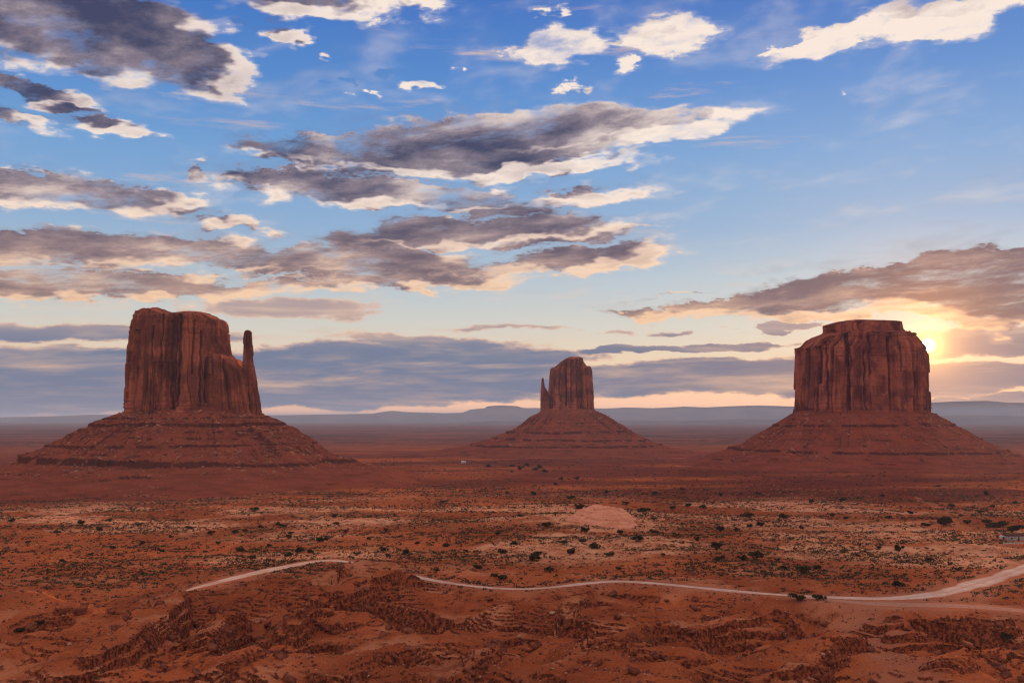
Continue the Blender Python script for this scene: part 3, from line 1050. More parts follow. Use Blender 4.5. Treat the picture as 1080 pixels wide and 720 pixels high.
def talus(parent, Y, cxpx, base_row, half_w, depth, prof, ledges, seed, nang=1100, nd=260, rough=1.0, fade=None):
    """debris apron: prof = dict angle(deg; 0 right, 90 away, 180 left, 270 towards viewer) -> [(distance, z)]"""
    cx0 = at(cxpx, base_row, Y)[0]
    a = np.linspace(0, 2 * np.pi, nang, endpoint=False)[None, :]
    keys = sorted(prof)
    dmax = 420.0
    s = np.linspace(0, 1, nd)[:, None]
    d = s ** 1.35 * dmax + 0 * a
    zs = []
    for kk in keys:
        P = np.array(prof[kk], float)
        zs.append(np.interp(d, P[:, 0], P[:, 1]))
    ad = np.degrees(a) + 0 * d
    # shape of the apron varies with direction
    adw = np.mod(ad + 10 * gnoise(np.cos(a) * 2, np.sin(a) * 2 + d / 150, seed), 360)
    z = np.zeros_like(d)
    for i, kk in enumerate(keys):
        k2 = keys[(i + 1) % len(keys)]
        span = (k2 - kk) % 360 or 360
        t = np.mod(adw - kk, 360) / span
        w = t < 1
        tt = t * t * (3 - 2 * t)
        zi = zs[i] * (1 - tt) + zs[(i + 1) % len(keys)] * tt
        z = np.where(w, zi, z)
    ex = np.sign(np.cos(a)) * np.abs(np.cos(a)) ** 0.8
    ey = np.sign(np.sin(a)) * np.abs(np.sin(a)) ** 0.8
    x = cx0 + ex * half_w * 0.93 + np.cos(a) * d
    y = Y + ey * depth * 0.93 + np.sin(a) * d
    # gullies down the slope
    arc = a * (half_w + 90)
    gx, gy = np.cos(a) * 9, np.sin(a) * 9
    amp = ss(0, 40, d) * (0.12 + 0.88 * ss(210, 110, d)) * rough
    z = z + amp * (7.0 * gnoise(gx * 0.7 + d / 260, gy * 0.8 + d / 310, seed + 1) + 2.2 * gnoise(gx * 2.4 + d / 120, gy * 2.4, seed + 2) - 1.0 * ss(0.75, 0.97, ridged(gx * 1.6 + d / 300, gy * 1.6, 2, seed + 9)))
    z = z + amp * 1.8 * fbm(x / 16, y / 16, 4, seed + 3)
    # hard beds stand out as small cliffs
    for (zk, hk, tilt, cover) in ledges:
        zl = zk + tilt * (x - cx0) / 100 + 1.5 * gnoise(x / 70, y / 70, seed + int(zk))
        if fade and zk < 80:
            on_x = 0.40 + 0.60 * ss(fade, fade - 90, x - cx0)
        else:
            on_x = 1.0
        w = hk * 0.9 * (0.95 + 0.4 * gnoise(x / 38, y / 38, seed + int(zk) + 3))
        w = np.maximum(w, 0.5)
        u = (z - zl) / w
        on = ss(-cover, 0.35 - cover, gnoise(gx * 1.1 + zk, gy * 1.1, seed + 20 + int(zk)) + 0.25 * gnoise(gx * 7, gy * 7, seed + 31))
        ins = np.clip(np.abs(u), 1e-4, 1)
        zz = zl + w * np.sign(u) * ins ** 0.22
        on = on * on_x
        z = np.where(np.abs(u) < 1, z * (1 - on) + zz * on, z)
    z = z + 0.7 * rough * fbm(x / 5, y / 5, 3, seed + 4) * ss(0, 15, d)
    V = np.stack([x, y, z], -1).reshape(-1, 3) - np.array(parent.location)
    return mesh_obj('talus_slope', V, grid_faces(nd, nang, True, True), M_TALUS, parent), (x, y, z, d)


def gz(x, y):
    return float(height(np.array([x]), np.array([y]))[0])


TALUS_FIELDS = []

# west mitten (left)
YW = 1400.0
bx = at(203, 432, YW)[0]
west = empty('sandstone_butte', (bx, YW, gz(bx, YW)))
tag(west, 'broad mitten-shaped red butte with a thin thumb spire on its right side', 'butte', 'buttes on the valley floor')
tower('cliff_block', west, YW,
      [(436, 130, 243), (425, 130.5, 241.5), (405, 131, 240), (392, 131, 239.6), (378, 131.5, 238.8), (366, 132, 237), (345, 134, 235.6), (336, 137, 235), (326, 139, 233)],
      [(128, 347), (133, 346), (136, 338), (138, 335), (141, 331), (146, 328), (154, 325.5), (160, 325.2), (166, 327.2), (171, 330.2), (178, 331), (190, 330), (206, 329.5), (216, 331),
       (224, 336), (230, 337), (233.5, 339), (235, 345), (237, 362), (243, 368), (250, 380)],
      62, 301, dl=9, dr=1, cracks=[(144, 3.0, 12, 349, 400), (152, 8.0, 5, 350, 392), (163, 2.2, 9, 345, 420), (172, 1.8, 8, 332, 425), (180, 3.5, 10, 330, 432), (187, 5.5, 17, 329, 434),
                                   (193, 2.5, 9, 331, 430), (206, 1.6, 7, 338, 395), (213, 1.6, 6, 350, 430), (219, 2.0, 8, 335, 425), (226, 2.6, 11, 338, 420), (231, 1.5, 7, 340, 400), (136, 2.0, 7, 347, 425)])
tower('shoulder_block', west, YW - 8, [(436, 206, 268), (420, 208, 265), (405, 210, 262), (395, 212, 260), (388, 214, 256)],
      [(205, 384), (226, 381), (234, 379), (238.5, 377.5), (240, 374), (242, 377.6), (245, 377.8), (248.5, 379), (250, 385), (254, 387.5), (258, 390), (263, 395), (270, 398)],
      44, 341, flute=0.7, nang=600, nz=150, label='stepped lower shoulder between the cliff and the thumb')
tower('thumb_spire', west, YW - 6, [(437, 250, 276.5), (425, 252, 275), (412, 254, 272), (397, 255.5, 270), (392, 256.5, 269), (380, 257, 267), (358, 257.5, 265.6), (349, 258.6, 265)],
      [(240, 349), (258.5, 349.5), (261, 348.4), (264, 349), (266, 351), (272, 352)], 13, 331, flute=0.42, nang=360, nz=200, sink=12)
tower('cliff_block', west, YW - 34, [(436, 146, 176), (418, 150, 174), (396, 152, 173), (372, 153, 170), (352, 154, 168)], [(140, 350), (156, 348), (166, 350), (180, 354)], 34, 351, flute=0.6, nang=420, nz=160,
      label='lower buttress leaning on the front of the cliff')
zt = at(203, 432, YW)[2]
W_PROF = {
    0: [(0, zt), (30, 96), (60, 81), (94, 60), (117, 41), (168, 33), (222, 21), (300, 8), (420, -6)],
    90: [(0, zt), (60, 80), (150, 40), (300, 8), (420, -6)],
    180: [(0, zt), (40, 97), (96, 67), (136, 47), (180, 27), (235, 20), (300, 10), (420, -6)],
    235: [(0, zt), (30, 98), (75, 74), (115, 52), (150, 38), (175, 31.5), (260, 29.5), (320, 26.5), (380, 23), (405, 18), (420, 2)],
    275: [(0, zt), (30, 98), (75, 74), (115, 52), (150, 38), (175, 31.5), (260, 29.0), (320, 26.0), (375, 23), (400, 17), (420, 2)],
    315: [(0, zt), (30, 96), (70, 74), (110, 54), (150, 40), (200, 31), (270, 25), (340, 18), (390, 10), (420, -4)],
}
_, f = talus(west, YW, 203, 432, (at(262, 432, YW)[0] - at(131, 432, YW)[0]) / 2, 62, W_PROF,
             [(100, 2.5, 1.2, 0.3), (91, 4.5, 0.8, 0.75), (83, 2.5, 0, 0.1), (74, 2.5, -1, 0.0), (64, 3.5, 1, 0.45), (54, 2.5, 0, 0.0), (44, 9.0, -1.5, 0.75), (30.6, 2.6, -0.4, 0.9), (28.4, 2.8, -0.4, 0.8), (26, 2.8, -0.4, 0.9), (23.6, 3.0, -0.4, 0.8)], 401, fade=130, rough=1.15)
TALUS_FIELDS.append((f, 2200, 0.85))

# east mitten (centre, far)
YE = 2500.0
bx = at(601, 430, YE)[0]
east = empty('sandstone_butte', (bx, YE, gz(bx, YE)))
tag(east, 'small hazy mitten butte in the centre, thin thumb spire on its left side', 'butte', 'buttes on the valley floor')
tower('cliff_block', east, YE, [(431, 576, 627.5), (420, 577, 627), (408, 578.5, 626), (395, 579.2, 625), (388, 580.5, 624.5), (386, 583, 624)],
      [(574, 392), (579.5, 391), (581, 388.2), (585, 386.5), (588, 386.3), (590, 382.5), (593, 381.2), (596, 379), (600, 377.6), (612, 376.8), (614, 378), (615.5, 384), (616.5, 386), (623, 386.5), (624.5, 389), (627, 400), (630, 405)],
      58, 501, flute=1.1, nang=700, nz=180, dl=1, dr=-1,
      cracks=[(584, 3, 9, 392, 430), (590, 2.5, 8, 388, 425), (596, 3, 10, 384, 428), (602, 2.5, 8, 380, 425), (609, 3, 10, 380, 430), (615, 4, 14, 384, 432), (621, 2.5, 9, 388, 430)])
tower('thumb_spire', east, YE - 5, [(431, 570, 580), (418, 570.2, 579), (412, 570.3, 577.2), (409, 570.5, 575.2), (404, 571.2, 573.9), (399, 571.5, 573.3)],
      [(566, 399), (571.5, 399), (572.6, 398.2), (573.4, 399.5), (574.6, 408), (577, 411), (580, 413)], 8, 531, flute=0.22, nang=260, nz=120, sink=12)
zt = at(600, 431, YE)[2]
E_PROF = {
    0: [(0, zt), (55, 91), (115, 55), (152, 38), (224, 21), (320, 10), (420, -4)],
    90: [(0, zt), (115, 55), (224, 20), (420, -6)],
    180: [(0, zt), (38, 99), (62, 79), (87, 63), (150, 42), (230, 26), (320, 12), (420, 0)],
    270: [(0, zt), (55, 92), (110, 60), (165, 36), (260, 20), (340, 8), (420, -6)],
}
_, f = talus(east, YE, 600, 431, (at(627, 432, YE)[0] - at(573, 432, YE)[0]) / 2, 58, E_PROF,
             [(88, 3, 1, 0.1), (66, 5, 1, 0.35), (48, 4, -1, 0.35), (34, 5, 0, 0.5), (22, 3, 0, 0.4)], 601, nang=800, nd=200)
TALUS_FIELDS.append((f, 250, 1.3))

# merrick (right)
YM = 1900.0
bx = at(908, 432, YM)[0]
merrick = empty('sandstone_butte', (bx, YM, gz(bx, YM)))
tag(merrick, 'massive flat-topped red butte with a domed cap, the low sun at its shoulder', 'butte', 'buttes on the valley floor')
tower('cliff_block', merrick, YM, [(436, 836, 981), (425, 836, 980), (410, 836.5, 979.5), (390, 837.5, 979), (378, 837.8, 978), (366, 838, 976), (362, 843, 974), (356, 850, 969)],
      [(834, 368), (838.5, 366.5), (844, 366), (848, 364), (851, 361), (854, 357.5), (860, 354.5), (868, 352), (880, 350), (945, 349), (958, 352), (966, 357), (972, 361.5), (976, 366), (979, 372), (983, 380)],
      88, 701, flute=1.1, nang=1000, nz=220, dl=5, dr=-6,
      cracks=[(849, 2.2, 8, 365, 425), (864, 5, 11, 366, 405), (871, 1.8, 9, 358, 432), (890, 4.5, 15, 352, 434), (908, 1.8, 8, 370, 434), (914, 2.4, 8, 355, 398),
              (934, 3.5, 11, 356, 432), (946, 1.6, 8, 353, 392), (961, 2.5, 9, 360, 428)])
tower('cap_ledge', merrick, YM, [(352, 869, 955), (348, 868, 952.5), (343, 868, 951.5), (340, 872, 951)],
      [(866, 344), (869, 342.6), (876, 340.6), (888, 338.6), (905, 337.4), (940, 338.2), (950, 339.3), (953, 341), (957, 344)], 60, 731, flute=0.5, nang=600, nz=60, sink=4, dl=3, dr=-4)
zt = at(908, 433, YM)[2]
M_PROF = {
    0: [(0, zt), (40, 90), (86, 62), (122, 42), (190, 22), (280, 9), (420, -6)],
    90: [(0, zt), (100, 55), (220, 18), (420, -6)],
    180: [(0, zt), (40, 84), (86, 57), (104, 45), (177, 25), (270, 11), (420, -6)],
    270: [(0, zt), (45, 86), (95, 56), (140, 34), (220, 22), (300, 12), (420, -6)],
}
_, f = talus(merrick, YM, 908, 433, (at(979, 432, YM)[0] - at(837, 432, YM)[0]) / 2, 88, M_PROF,
             [(87, 4.5, 0.6, 0.25), (62, 2, 0, 0.1), (40, 4, -0.5, 0.6), (25, 3, 0, 0.1), (20, 2, 0, 0.1)], 801, nang=1000, nd=220)
TALUS_FIELDS.append((f, 800, 1.1))


# ------------------------------------------------------------------ far ridges
def ridge(name, rows, Y, depth, seed, mat, wob=14):
    px = np.array([p for p, _ in rows], float)
    pr = np.array([q for _, q in rows], float)
    xs = np.linspace(px[0], px[-1], 700)
    rw = np.interp(xs, px, pr)
    top = np.array([at(a_, b_, Y) for a_, b_ in zip(xs, rw)])
    n = 26
    t = np.linspace(0, 1, n)[:, None]
    foot = -30.0
    hz = top[:, 2][None, :] + wob * fbm(top[:, 0] / 900, 0.3, 4, seed)[None, :] * 0.5
    prof = np.where(t < 0.5, ss(0, 0.5, t) ** 0.8, 1.0 - 0.05 * (t - 0.5))
    X = top[:, 0][None, :] + 0 * t
    Yv = Y - depth / 2 + depth * t * 1.0 + 250 * fbm(top[:, 0][None, :] / 1400, t * 1.5, 4, seed + 2) * (1 - np.abs(t - 0.5))
    Z = foot + (hz - foot) * prof
    Z[-1] = foot
    o = mesh_obj(name, np.stack([X, Yv, Z], -1).reshape(-1, 3), grid_faces(n, 700), mat)
    return tag(o, kind='structure')


M_FAR = mat_plain('distant_ridge_rock', (0.11, 0.075, 0.06), (0.20, 0.115, 0.08), 0.0016, bs=0.3, bd=30)
ridge('far_mesa_hills', [(-260, 441), (0, 440), (60, 438.5), (100, 437), (140, 437.5), (300, 437.5), (392, 436), (408, 433.6), (415, 433), (422, 434), (470, 435.5), (488, 435), (496, 431.5), (512, 430.2), (514, 428.2), (528, 427.4), (545, 428.0), (552, 430),
                          (640, 430.5), (660, 429.5), (690, 430.2), (720, 428.6), (745, 429.5), (770, 428.2), (800, 427.4), (840, 428.4), (990, 425), (1010, 423), (1040, 422.5), (1060, 424), (1100, 425), (1340, 427)], 26000, 4000, 901, M_FAR, 8)
ridge('low_hills', [(-260, 452), (60, 450), (200, 449), (380, 447.5), (470, 446), (520, 443.5), (560, 444.5), (660, 443), (740, 443.5), (780, 441.8), (840, 442.5), (990, 439), (1030, 437.5), (1100, 440), (1340, 444)], 17500, 2600, 921, M_FAR, 5)
ridge('desert_rise', [(-260, 462), (80, 461), (300, 459), (390, 457), (470, 456), (520, 458), (680, 455), (760, 454), (850, 453.5), (990, 453), (1080, 452), (1340, 455)], 8500, 2000, 941, M_FAR, 8)


# ------------------------------------------------------------------ vegetation
def blob_clump(rng, n, size, rx, ry, rz, zc):
    """small leaf-sized triangles spread through an uneven crown"""
    # a few lobes
    nl = 6
    lob = rng.normal(0, 1, (nl, 3)) * np.array([rx * .5, ry * .5, rz * .35]) + np.array([0, 0, zc])
    lr = rng.uniform(0.38, 0.75, nl)
    k = rng.integers(0, nl, n)
    v = rng.normal(0, 1, (n, 3))
    v /= np.linalg.norm(v, axis=1)[:, None]
    c = lob[k] + v * (rng.uniform(0.55, 1.0, n) ** 0.5 * lr[k])[:, None] * np.array([rx, ry, rz])
    c[:, 2] = np.maximum(c[:, 2], 0.08)
    d1 = rng.normal(0, 1, (n, 3)); d1 /= np.linalg.norm(d1, axis=1)[:, None]
    d2 = rng.normal(0, 1, (n, 3)); d2 -= d1 * (d1 * d2).sum(1)[:, None]; d2 /= np.linalg.norm(d2, axis=1)[:, None]
    s = size * rng.uniform(0.6, 1.3, n)[:, None]
    V = np.stack([c - d1 * s, c + d2 * s, c + d1 * s, c - d2 * s * 0.8], 1).reshape(-1, 3)
    F = np.arange(4 * n).reshape(-1, 4)
    return V, F


def bush_mesh(seed, mat_leaf, mat_wood):
    rng = np.random.default_rng(seed)
    V, F = blob_clump(rng, 620, 0.145, rng.uniform(.9, 1.25), rng.uniform(.8, 1.1), rng.uniform(.5, .95), rng.uniform(.55, .95))
    me_v, me_f = [V], [F]
    n0 = len(V)
    # trunk and limbs
    wv, wf = [], []
    for i in range(5):
        a = rng.uniform(0, 6.28)
        p0 = np.array([0, 0, -0.25]); p1 = np.array([math.cos(a) * .35, math.sin(a) * .35, .45]); p2 = np.array([math.cos(a) * .75, math.sin(a) * .7, .95])
        ring = []
        for p, rad in ((p0, .13), (p1, .07), (p2, .03)):
            for j in range(5):
                b_ = j * 6.283 / 5
                wv.append(p + np.array([math.cos(b_) * rad, math.sin(b_) * rad, 0]))
        o_ = len(wv) - 15
        for s_ in range(2):
            for j in range(5):
                wf.append([o_ + s_ * 5 + j, o_ + s_ * 5 + (j + 1) % 5, o_ + s_ * 5 + 5 + (j + 1) % 5, o_ + s_ * 5 + 5 + j])
    V2 = np.vstack([V, np.array(wv)])
    F2 = np.vstack([F, np.array(wf) + n0])
    o = mesh_obj('juniper_bush', V2, F2, mat_leaf, smooth=False)
    o.data.materials.append(mat_wood)
    mi = np.zeros(len(F2), np.int32)
    mi[len(F):] = 1
    o.data.polygons.foreach_set('material_index', mi)
    return o


M_JUN = mat_plain('juniper_foliage', (0.026, 0.026, 0.013), (0.095, 0.075, 0.036), 0.9, bs=0, rnd=0.45)
M_WOOD = mat_plain('juniper_wood', (0.10, 0.065, 0.045), (0.16, 0.10, 0.07), 3.0)
# (px, row, width in px, kind of place)
BUSH = """13 548 6|87 550 8|116 548 6|105 557 7|145 553 5|180 565 5|223 562 7|248 560 6|260 559 5|255 579 9|265 588 7|282 575 6|275 555 5|268 537 8|293 552 5|304 584 8|304 565 7|299 554 5
317 579 9|328 581 7|340 568 10|355 551 6|353 543 6|307 562 6|22 663 8|43 656 9|407 559 5|421 565 4|428 582 8|404 579 7|409 585 5|377 583 5|472 574 8|491 580 5|524 562 6|530 581 7|544 572 9
549 543 5|577 553 11|567 583 9|560 588 11|594 572 8|611 534 7|614 571 7|625 575 12|602 581 11|618 559 10|655 560 7|672 568 11|644 584 8|679 538 11|709 535 8|603 524 5|467 529 5|580 600 10|527 607 11
653 599 5|726 532 8|742 534 7|760 557 11|776 558 6|790 543 9|790 554 6|803 553 8|827 544 8|756 576 12|758 588 9|783 588 9|796 586 14|847 600 12|827 598 8|862 598 6|948 615 10|948 578 9|938 545 6|892 546 6
856 528 5|1013 543 6|997 550 11|1020 550 8|1050 551 15|1041 550 8|1071 556 12|842 629 12|862 629 10|1063 675 10|977 553 6|887 527 6|927 577 5|878 543 5|540 491 5|549 493 6|565 494 7|570 492 6|592 504 5|609 504 6|610 534 8|586 510 4
535 519 4|563 520 6|604 524 6|557 490 5|574 496 6|516 491 5|540 497 4|1005 533 5|1035 540 6|1048 534 5|960 540 5|845 556 5|820 590 6|905 585 5|980 590 7|1010 600 6|460 600 6|505 597 8|440 572 5|390 568 5|200 556 5|60 561 6|30 572 5
150 572 6|170 580 5|120 577 5|230 572 5|65 591 6|95 584 5|365 560 5|690 560 6|720 552 6|735 568 6|700 585 5|690 547 5|660 530 5|640 518 5|690 520 5|720 515 4|760 522 5|800 520 4|930 522 5|990 512 4|1040 520 5|1070 530 5"""
_b = [tuple(float(v) for v in t.split()) for ln_ in BUSH.split('\n') for t in ln_.split('|')]
PLACES = [
    (lambda x, y: y > 640, 'on the rough foreground slope'),
    (lambda x, y: 470 < x < 632 and y < 527, 'in the thicket below the centre butte'),
    (lambda x, y: x >= 632 and y < 527, 'on the far plain before the right butte'),
    (lambda x, y: 575 < x < 715 and y < 566, 'beside the pale sandstone dome'),
    (lambda x, y: 555 < x < 715 and y >= 566, 'on the slope between dome and road'),
    (lambda x, y: 715 <= x < 875 and y < 566, 'on the scrub flat right of the dome'),
    (lambda x, y: 715 <= x < 960 and y >= 610, 'at the edge of the pale road'),
    (lambda x, y: 715 <= x < 960 and y >= 566, 'above the right part of the road'),
    (lambda x, y: x >= 960 and y < 548, 'by the sandy track below right butte'),
    (lambda x, y: x >= 960, 'on the sand around the grey house'),
    (lambda x, y: 365 <= x < 575 and y >= 590, 'beside the middle stretch of road'),
    (lambda x, y: 365 <= x < 575, 'on the flat between left and centre buttes'),
    (lambda x, y: 210 <= x < 365 and y < 566, 'on light sand at the left butte foot'),
    (lambda x, y: 210 <= x < 365, 'above the left stretch of pale road'),
    (lambda x, y: y < 570, 'on the flat far left below the butte'),
    (lambda x, y: True, 'on low ground at the left edge'),
]
protos = [bush_mesh(1000 + i, M_JUN, M_WOOD) for i in range(9)]
ORD = ['first', 'second', 'third', 'fourth', 'fifth', 'sixth', 'seventh', 'eighth', 'ninth', 'tenth', 'eleventh', 'twelfth', 'thirteenth', 'fourteenth', 'fifteenth', 'sixteenth', 'seventeenth', 'eighteenth']
by_place = {}
for i, (px, py, w) in enumerate(_b):
    for k, (fn, nm) in enumerate(PLACES):
        if fn(px, py):
            by_place.setdefault(k, []).append((px, py, w))
            break
n_b = 0
BUSH_XY = []
for k, lst in by_place.items():
    lst.sort()
    for q, (px, py, w) in enumerate(lst):
        x, y, z, r_ = hit(px, py + w * 0.3)
        if n_b < len(protos):
            o = protos[n_b]
        else:
            o = protos[random.randrange(9)].copy()
            COL.objects.link(o)
        n_b += 1
        s = 0.5 * w * r_ / FPX * 0.95
        o.location = (x, y, z)
        o.scale = (s * random.uniform(.9, 1.15), s * random.uniform(.9, 1.1), s * random.uniform(.75, 1.0) * (0.6 if w > 14 else 1))
        o.rotation_euler = (0, 0, random.uniform(0, 6.28))
        size = 'small' if w <= 5 else ('large' if w >= 10 else 'round')
        which = 'leftmost' if q == 0 else ('rightmost' if q == len(lst) - 1 else ORD[q] + ' from the left')
        tag(o, '%s dark juniper %s, %s' % (size, PLACES[k][1], which), 'bush', 'dark junipers on the desert floor')
        BUSH_XY.append((x, y))


def scatter(n, rmin, rmax, dens, seed, power=1.0):
    rng = np.random.default_rng(seed)
    a = np.radians(rng.uniform(-31, 31, n))
    r = np.exp(rng.uniform(math.log(rmin), math.log(rmax), n))
    x, y = r * np.sin(a), r * np.cos(a)
    keep = rng.uniform(0, 1, n) < dens(x, y, r)
    x, y, r = x[keep], y[keep], r[keep]
    road = np.minimum(dist_to(ROAD, x, y), dist_to(SPUR, x, y))
    dome = ((x - DX) / 21) ** 2 + ((y - DY - 12) / 38) ** 2 + 0.4 * gnoise(x / 7, y / 7, 191)
    house = ((x - HX - 4) / 14) ** 2 + ((y - HY) / 10) ** 2
    ok = (road > 0.3) & (dome > 1) & (house > 1)
    for tx_, ty_ in ((west, 330), ):
        pass
    return x[ok], y[ok], r[ok], rng


def tuft_mass(name, n, rmin, rmax, dens, seed, size, leaf, nleaf, mat, flat=0.8):
    x, y, r, rng = scatter(n, rmin, rmax, dens, seed)
    z = height(x, y)
    m = len(x)
    sz = size * (0.45 + 0.35 / np.maximum(rng.uniform(0, 1, m), 0.08) ** 0.5) * (0.75 + r / 1500.0)
    vs = []
    c = rng.normal(0, 0.5, (m, nleaf, 3)) * np.array([1, 1, 0.5 * flat])
    c[..., 2] = np.abs(c[..., 2]) + 0.12
    d1 = rng.normal(0, 1, (m, nleaf, 3)); d1 /= np.linalg.norm(d1, axis=-1)[..., None]
    d2 = rng.normal(0, 1, (m, nleaf, 3)); d2 /= np.linalg.norm(d2, axis=-1)[..., None]
    s = leaf * rng.uniform(0.6, 1.3, (m, nleaf, 1))
    V = np.stack([c - d1 * s, c + d2 * s, c + d1 * s, c - d2 * s * .8], 2)
    V = V * sz[:, None, None, None] + np.stack([x, y, z], -1)[:, None, None, :]
    F = np.arange(m * nleaf * 4).reshape(-1, 4)
    o = mesh_obj(name, V.reshape(-1, 3), F, mat, smooth=False)
    return tag(o, kind='stuff')


M_SAGE = mat_plain('sagebrush_leaves', (0.040, 0.034, 0.018), (0.150, 0.098, 0.052), 1.3, bs=0)
M_GRASS = mat_plain('dry_bunchgrass', (0.40, 0.19, 0.085), (0.62, 0.32, 0.16), 0.03, bs=0)


def sage_density(x, y, r):
    return np.clip(0.15 + 0.95 * ss(-0.3, 0.45, fbm(x / 70, y / 45, 4, 211)), 0, 1) * ss(330, 480, r) * (1 - 0.75 * ss(1000, 1300, r))


def grass_density(x, y, r):
    return np.clip(0.05 + 1.0 * ss(-0.1, 0.5, fbm(x / 110, y / 60, 4, 221)), 0, 1) * ss(400, 520, r) * ss(1350, 950, r)


def near_sage(x, y, r):
    return ss(0.05, 0.5, fbm(x / 40, y / 28, 3, 231))


tag(tuft_mass('sagebrush', 125000, 330, 2200, sage_density, 31, 0.72, 0.42, 7, M_SAGE), 'low dark sagebrush dotted over the red flats', 'scrub')
tag(tuft_mass('dry_grass', 75000, 400, 1300, grass_density, 32, 0.55, 0.40, 6, M_GRASS, 0.5), 'pale dry bunchgrass dotted over the sandy flats', 'grass')
tag(tuft_mass('foreground_brush', 3800, 185, 420, near_sage, 33, 0.62, 0.30, 12, M_SAGE), 'sparse dark brush on the broken foreground slopes', 'scrub')


# ------------------------------------------------------------------ loose rock
def rock_shapes(seed, n=6, sub=2):
    rng = np.random.default_rng(seed)
    out = []
    import bmesh
    for i in range(n):
        bm = bmesh.new()
        bmesh.ops.create_icosphere(bm, subdivisions=sub, radius=1.0)
        P = np.array([v.co[:] for v in bm.verts])
        for _ in range(9):       # facets: cut by planes
            d = rng.normal(0, 1, 3); d /= np.linalg.norm(d)
            lim = rng.uniform(0.45, 0.8)
            k = P @ d
            P = P - np.where(k > lim, (k - lim), 0)[:, None] * d
        P *= np.array([1.0, rng.uniform(.6, .9), rng.uniform(.45, .8)])
        F = np.array([[v.index for v in f_.verts] for f_ in bm.faces])
        bm.free()
        out.append((P, F))
    return out


ROCKS = rock_shapes(77)
def slab_shapes(seed, n=8):
    rg = np.random.default_rng(seed)
    out = []
    F = np.array([[0, 2, 3, 1], [4, 5, 7, 6], [0, 1, 5, 4], [2, 6, 7, 3], [0, 4, 6, 2], [1, 3, 7, 5]])
    for _ in range(n):
        P = np.array([[x, y, z] for z in (-1, 1) for y in (-1, 1) for x in (-1, 1)], float)
        P *= np.array([1.0, rg.uniform(.55, .95), rg.uniform(.32, .75)])
        P += rg.uniform(-.26, .26, P.shape)
        P[4:, :2] *= rg.uniform(.6, .95)
        out.append((P, F))
    return out


BOULDERS = ROCKS
ROCKS = slab_shapes(79)
M_ROCK = mat_plain('broken_sandstone', (0.12, 0.038, 0.024), (0.30, 0.105, 0.060), 0.35, bs=0.6, bd=0.2)
M_PALE = mat_plain('pale_sandstone', (0.42, 0.22, 0.14), (0.56, 0.33, 0.22), 0.6, bs=0.5, bd=0.2)


def rock_mass(name, pts, sizes, seed, mat):
    rng = np.random.default_rng(seed)
    Vs, Fs, n0 = [], [], 0
    kind = rng.integers(0, len(ROCKS), len(pts))
    for k, (P, F) in enumerate(ROCKS):
        idx = np.nonzero(kind == k)[0]
        if not len(idx):
            continue
        a = rng.uniform(0, 6.28, len(idx))
        b_ = rng.uniform(-0.5, 0.5, len(idx))
        ca, sa_ = np.cos(a), np.sin(a)
        X = P[None, :, 0] * ca[:, None] - P[None, :, 1] * sa_[:, None]
        Yv = P[None, :, 0] * sa_[:, None] + P[None, :, 1] * ca[:, None]
        Z = P[None, :, 2] + X * b_[:, None]
        V = np.stack([X, Yv, Z], -1) * sizes[idx][:, None, None] + pts[idx][:, None, :]
        Vs.append(V.reshape(-1, 3))
        Fs.append((F[None] + (np.arange(len(idx)) * len(P))[:, None, None] + n0).reshape(-1, F.shape[1]))
        n0 += len(idx) * len(P)
    return tag(mesh_obj(name, np.vstack(Vs), np.vstack(Fs), mat, smooth=False), kind='stuff')


def steepness(x, y, e=1.2):
    return np.hypot(height(x + e, y) - height(x - e, y), height(x, y + e) - height(x, y - e)) / (2 * e)


rng = np.random.default_rng(5)
N = 110000
a = np.radians(rng.uniform(-30, 30, N)); r_ = np.exp(rng.uniform(math.log(180), math.log(440), N))
x, y = r_ * np.sin(a), r_ * np.cos(a)
sl = steepness(x, y)
pr = ss(0.55, 1.1, sl) * 0.22 + 0.10 * ss(0.3, 0.6, fbm(x / 34, y / 24, 4, 241)) + 0.004
keep = (rng.uniform(0, 1, N) < pr) & (np.minimum(dist_to(ROAD, x, y), dist_to(SPUR, x, y)) > 1.5) & (dist_to(WASH, x, y) > 0.5)
x, y = x[keep], y[keep]
sz = 0.16 * (1 / np.maximum(rng.uniform(0, 1, len(x)), 0.02)) ** 0.62
tag(rock_mass('rubble', np.stack([x, y, height(x, y) + sz * 0.15], -1), np.minimum(sz, 1.5), 51, M_ROCK), 'broken dark red rubble strewn over the foreground banks', 'rubble')

N = 90000
a = np.radians(rng.uniform(-30, 30, N)); r_ = np.exp(rng.uniform(math.log(180), math.log(430), N))
x, y = r_ * np.sin(a), r_ * np.cos(a)
pr = 0.015 + 0.4 * ss(0.15, 0.6, fbm(x / 22, y / 16, 4, 261)) + 0.3 * ss(0.3, 0.8, steepness(x, y))
keep = (rng.uniform(0, 1, N) < pr) & (np.minimum(dist_to(ROAD, x, y), dist_to(SPUR, x, y)) > 0.5)
x, y = x[keep], y[keep]
sz = rng.uniform(0.10, 0.30, len(x))
k = rng.uniform(0, 1, len(x)) < 0.22
ROCKS_FULL = ROCKS
ROCKS = slab_shapes(78)
pp = np.stack([x, y, height(x, y) + sz * 0.2], -1)
tag(rock_mass('loose_stones', pp[~k], sz[~k], 53, M_ROCK), 'loose dark stones littering the foreground soil', 'rubble')
tag(rock_mass('pale_stones', pp[k], sz[k] * 0.9, 54, M_PALE), 'small pale stones littering the foreground soil', 'rubble')
ROCKS = ROCKS_FULL

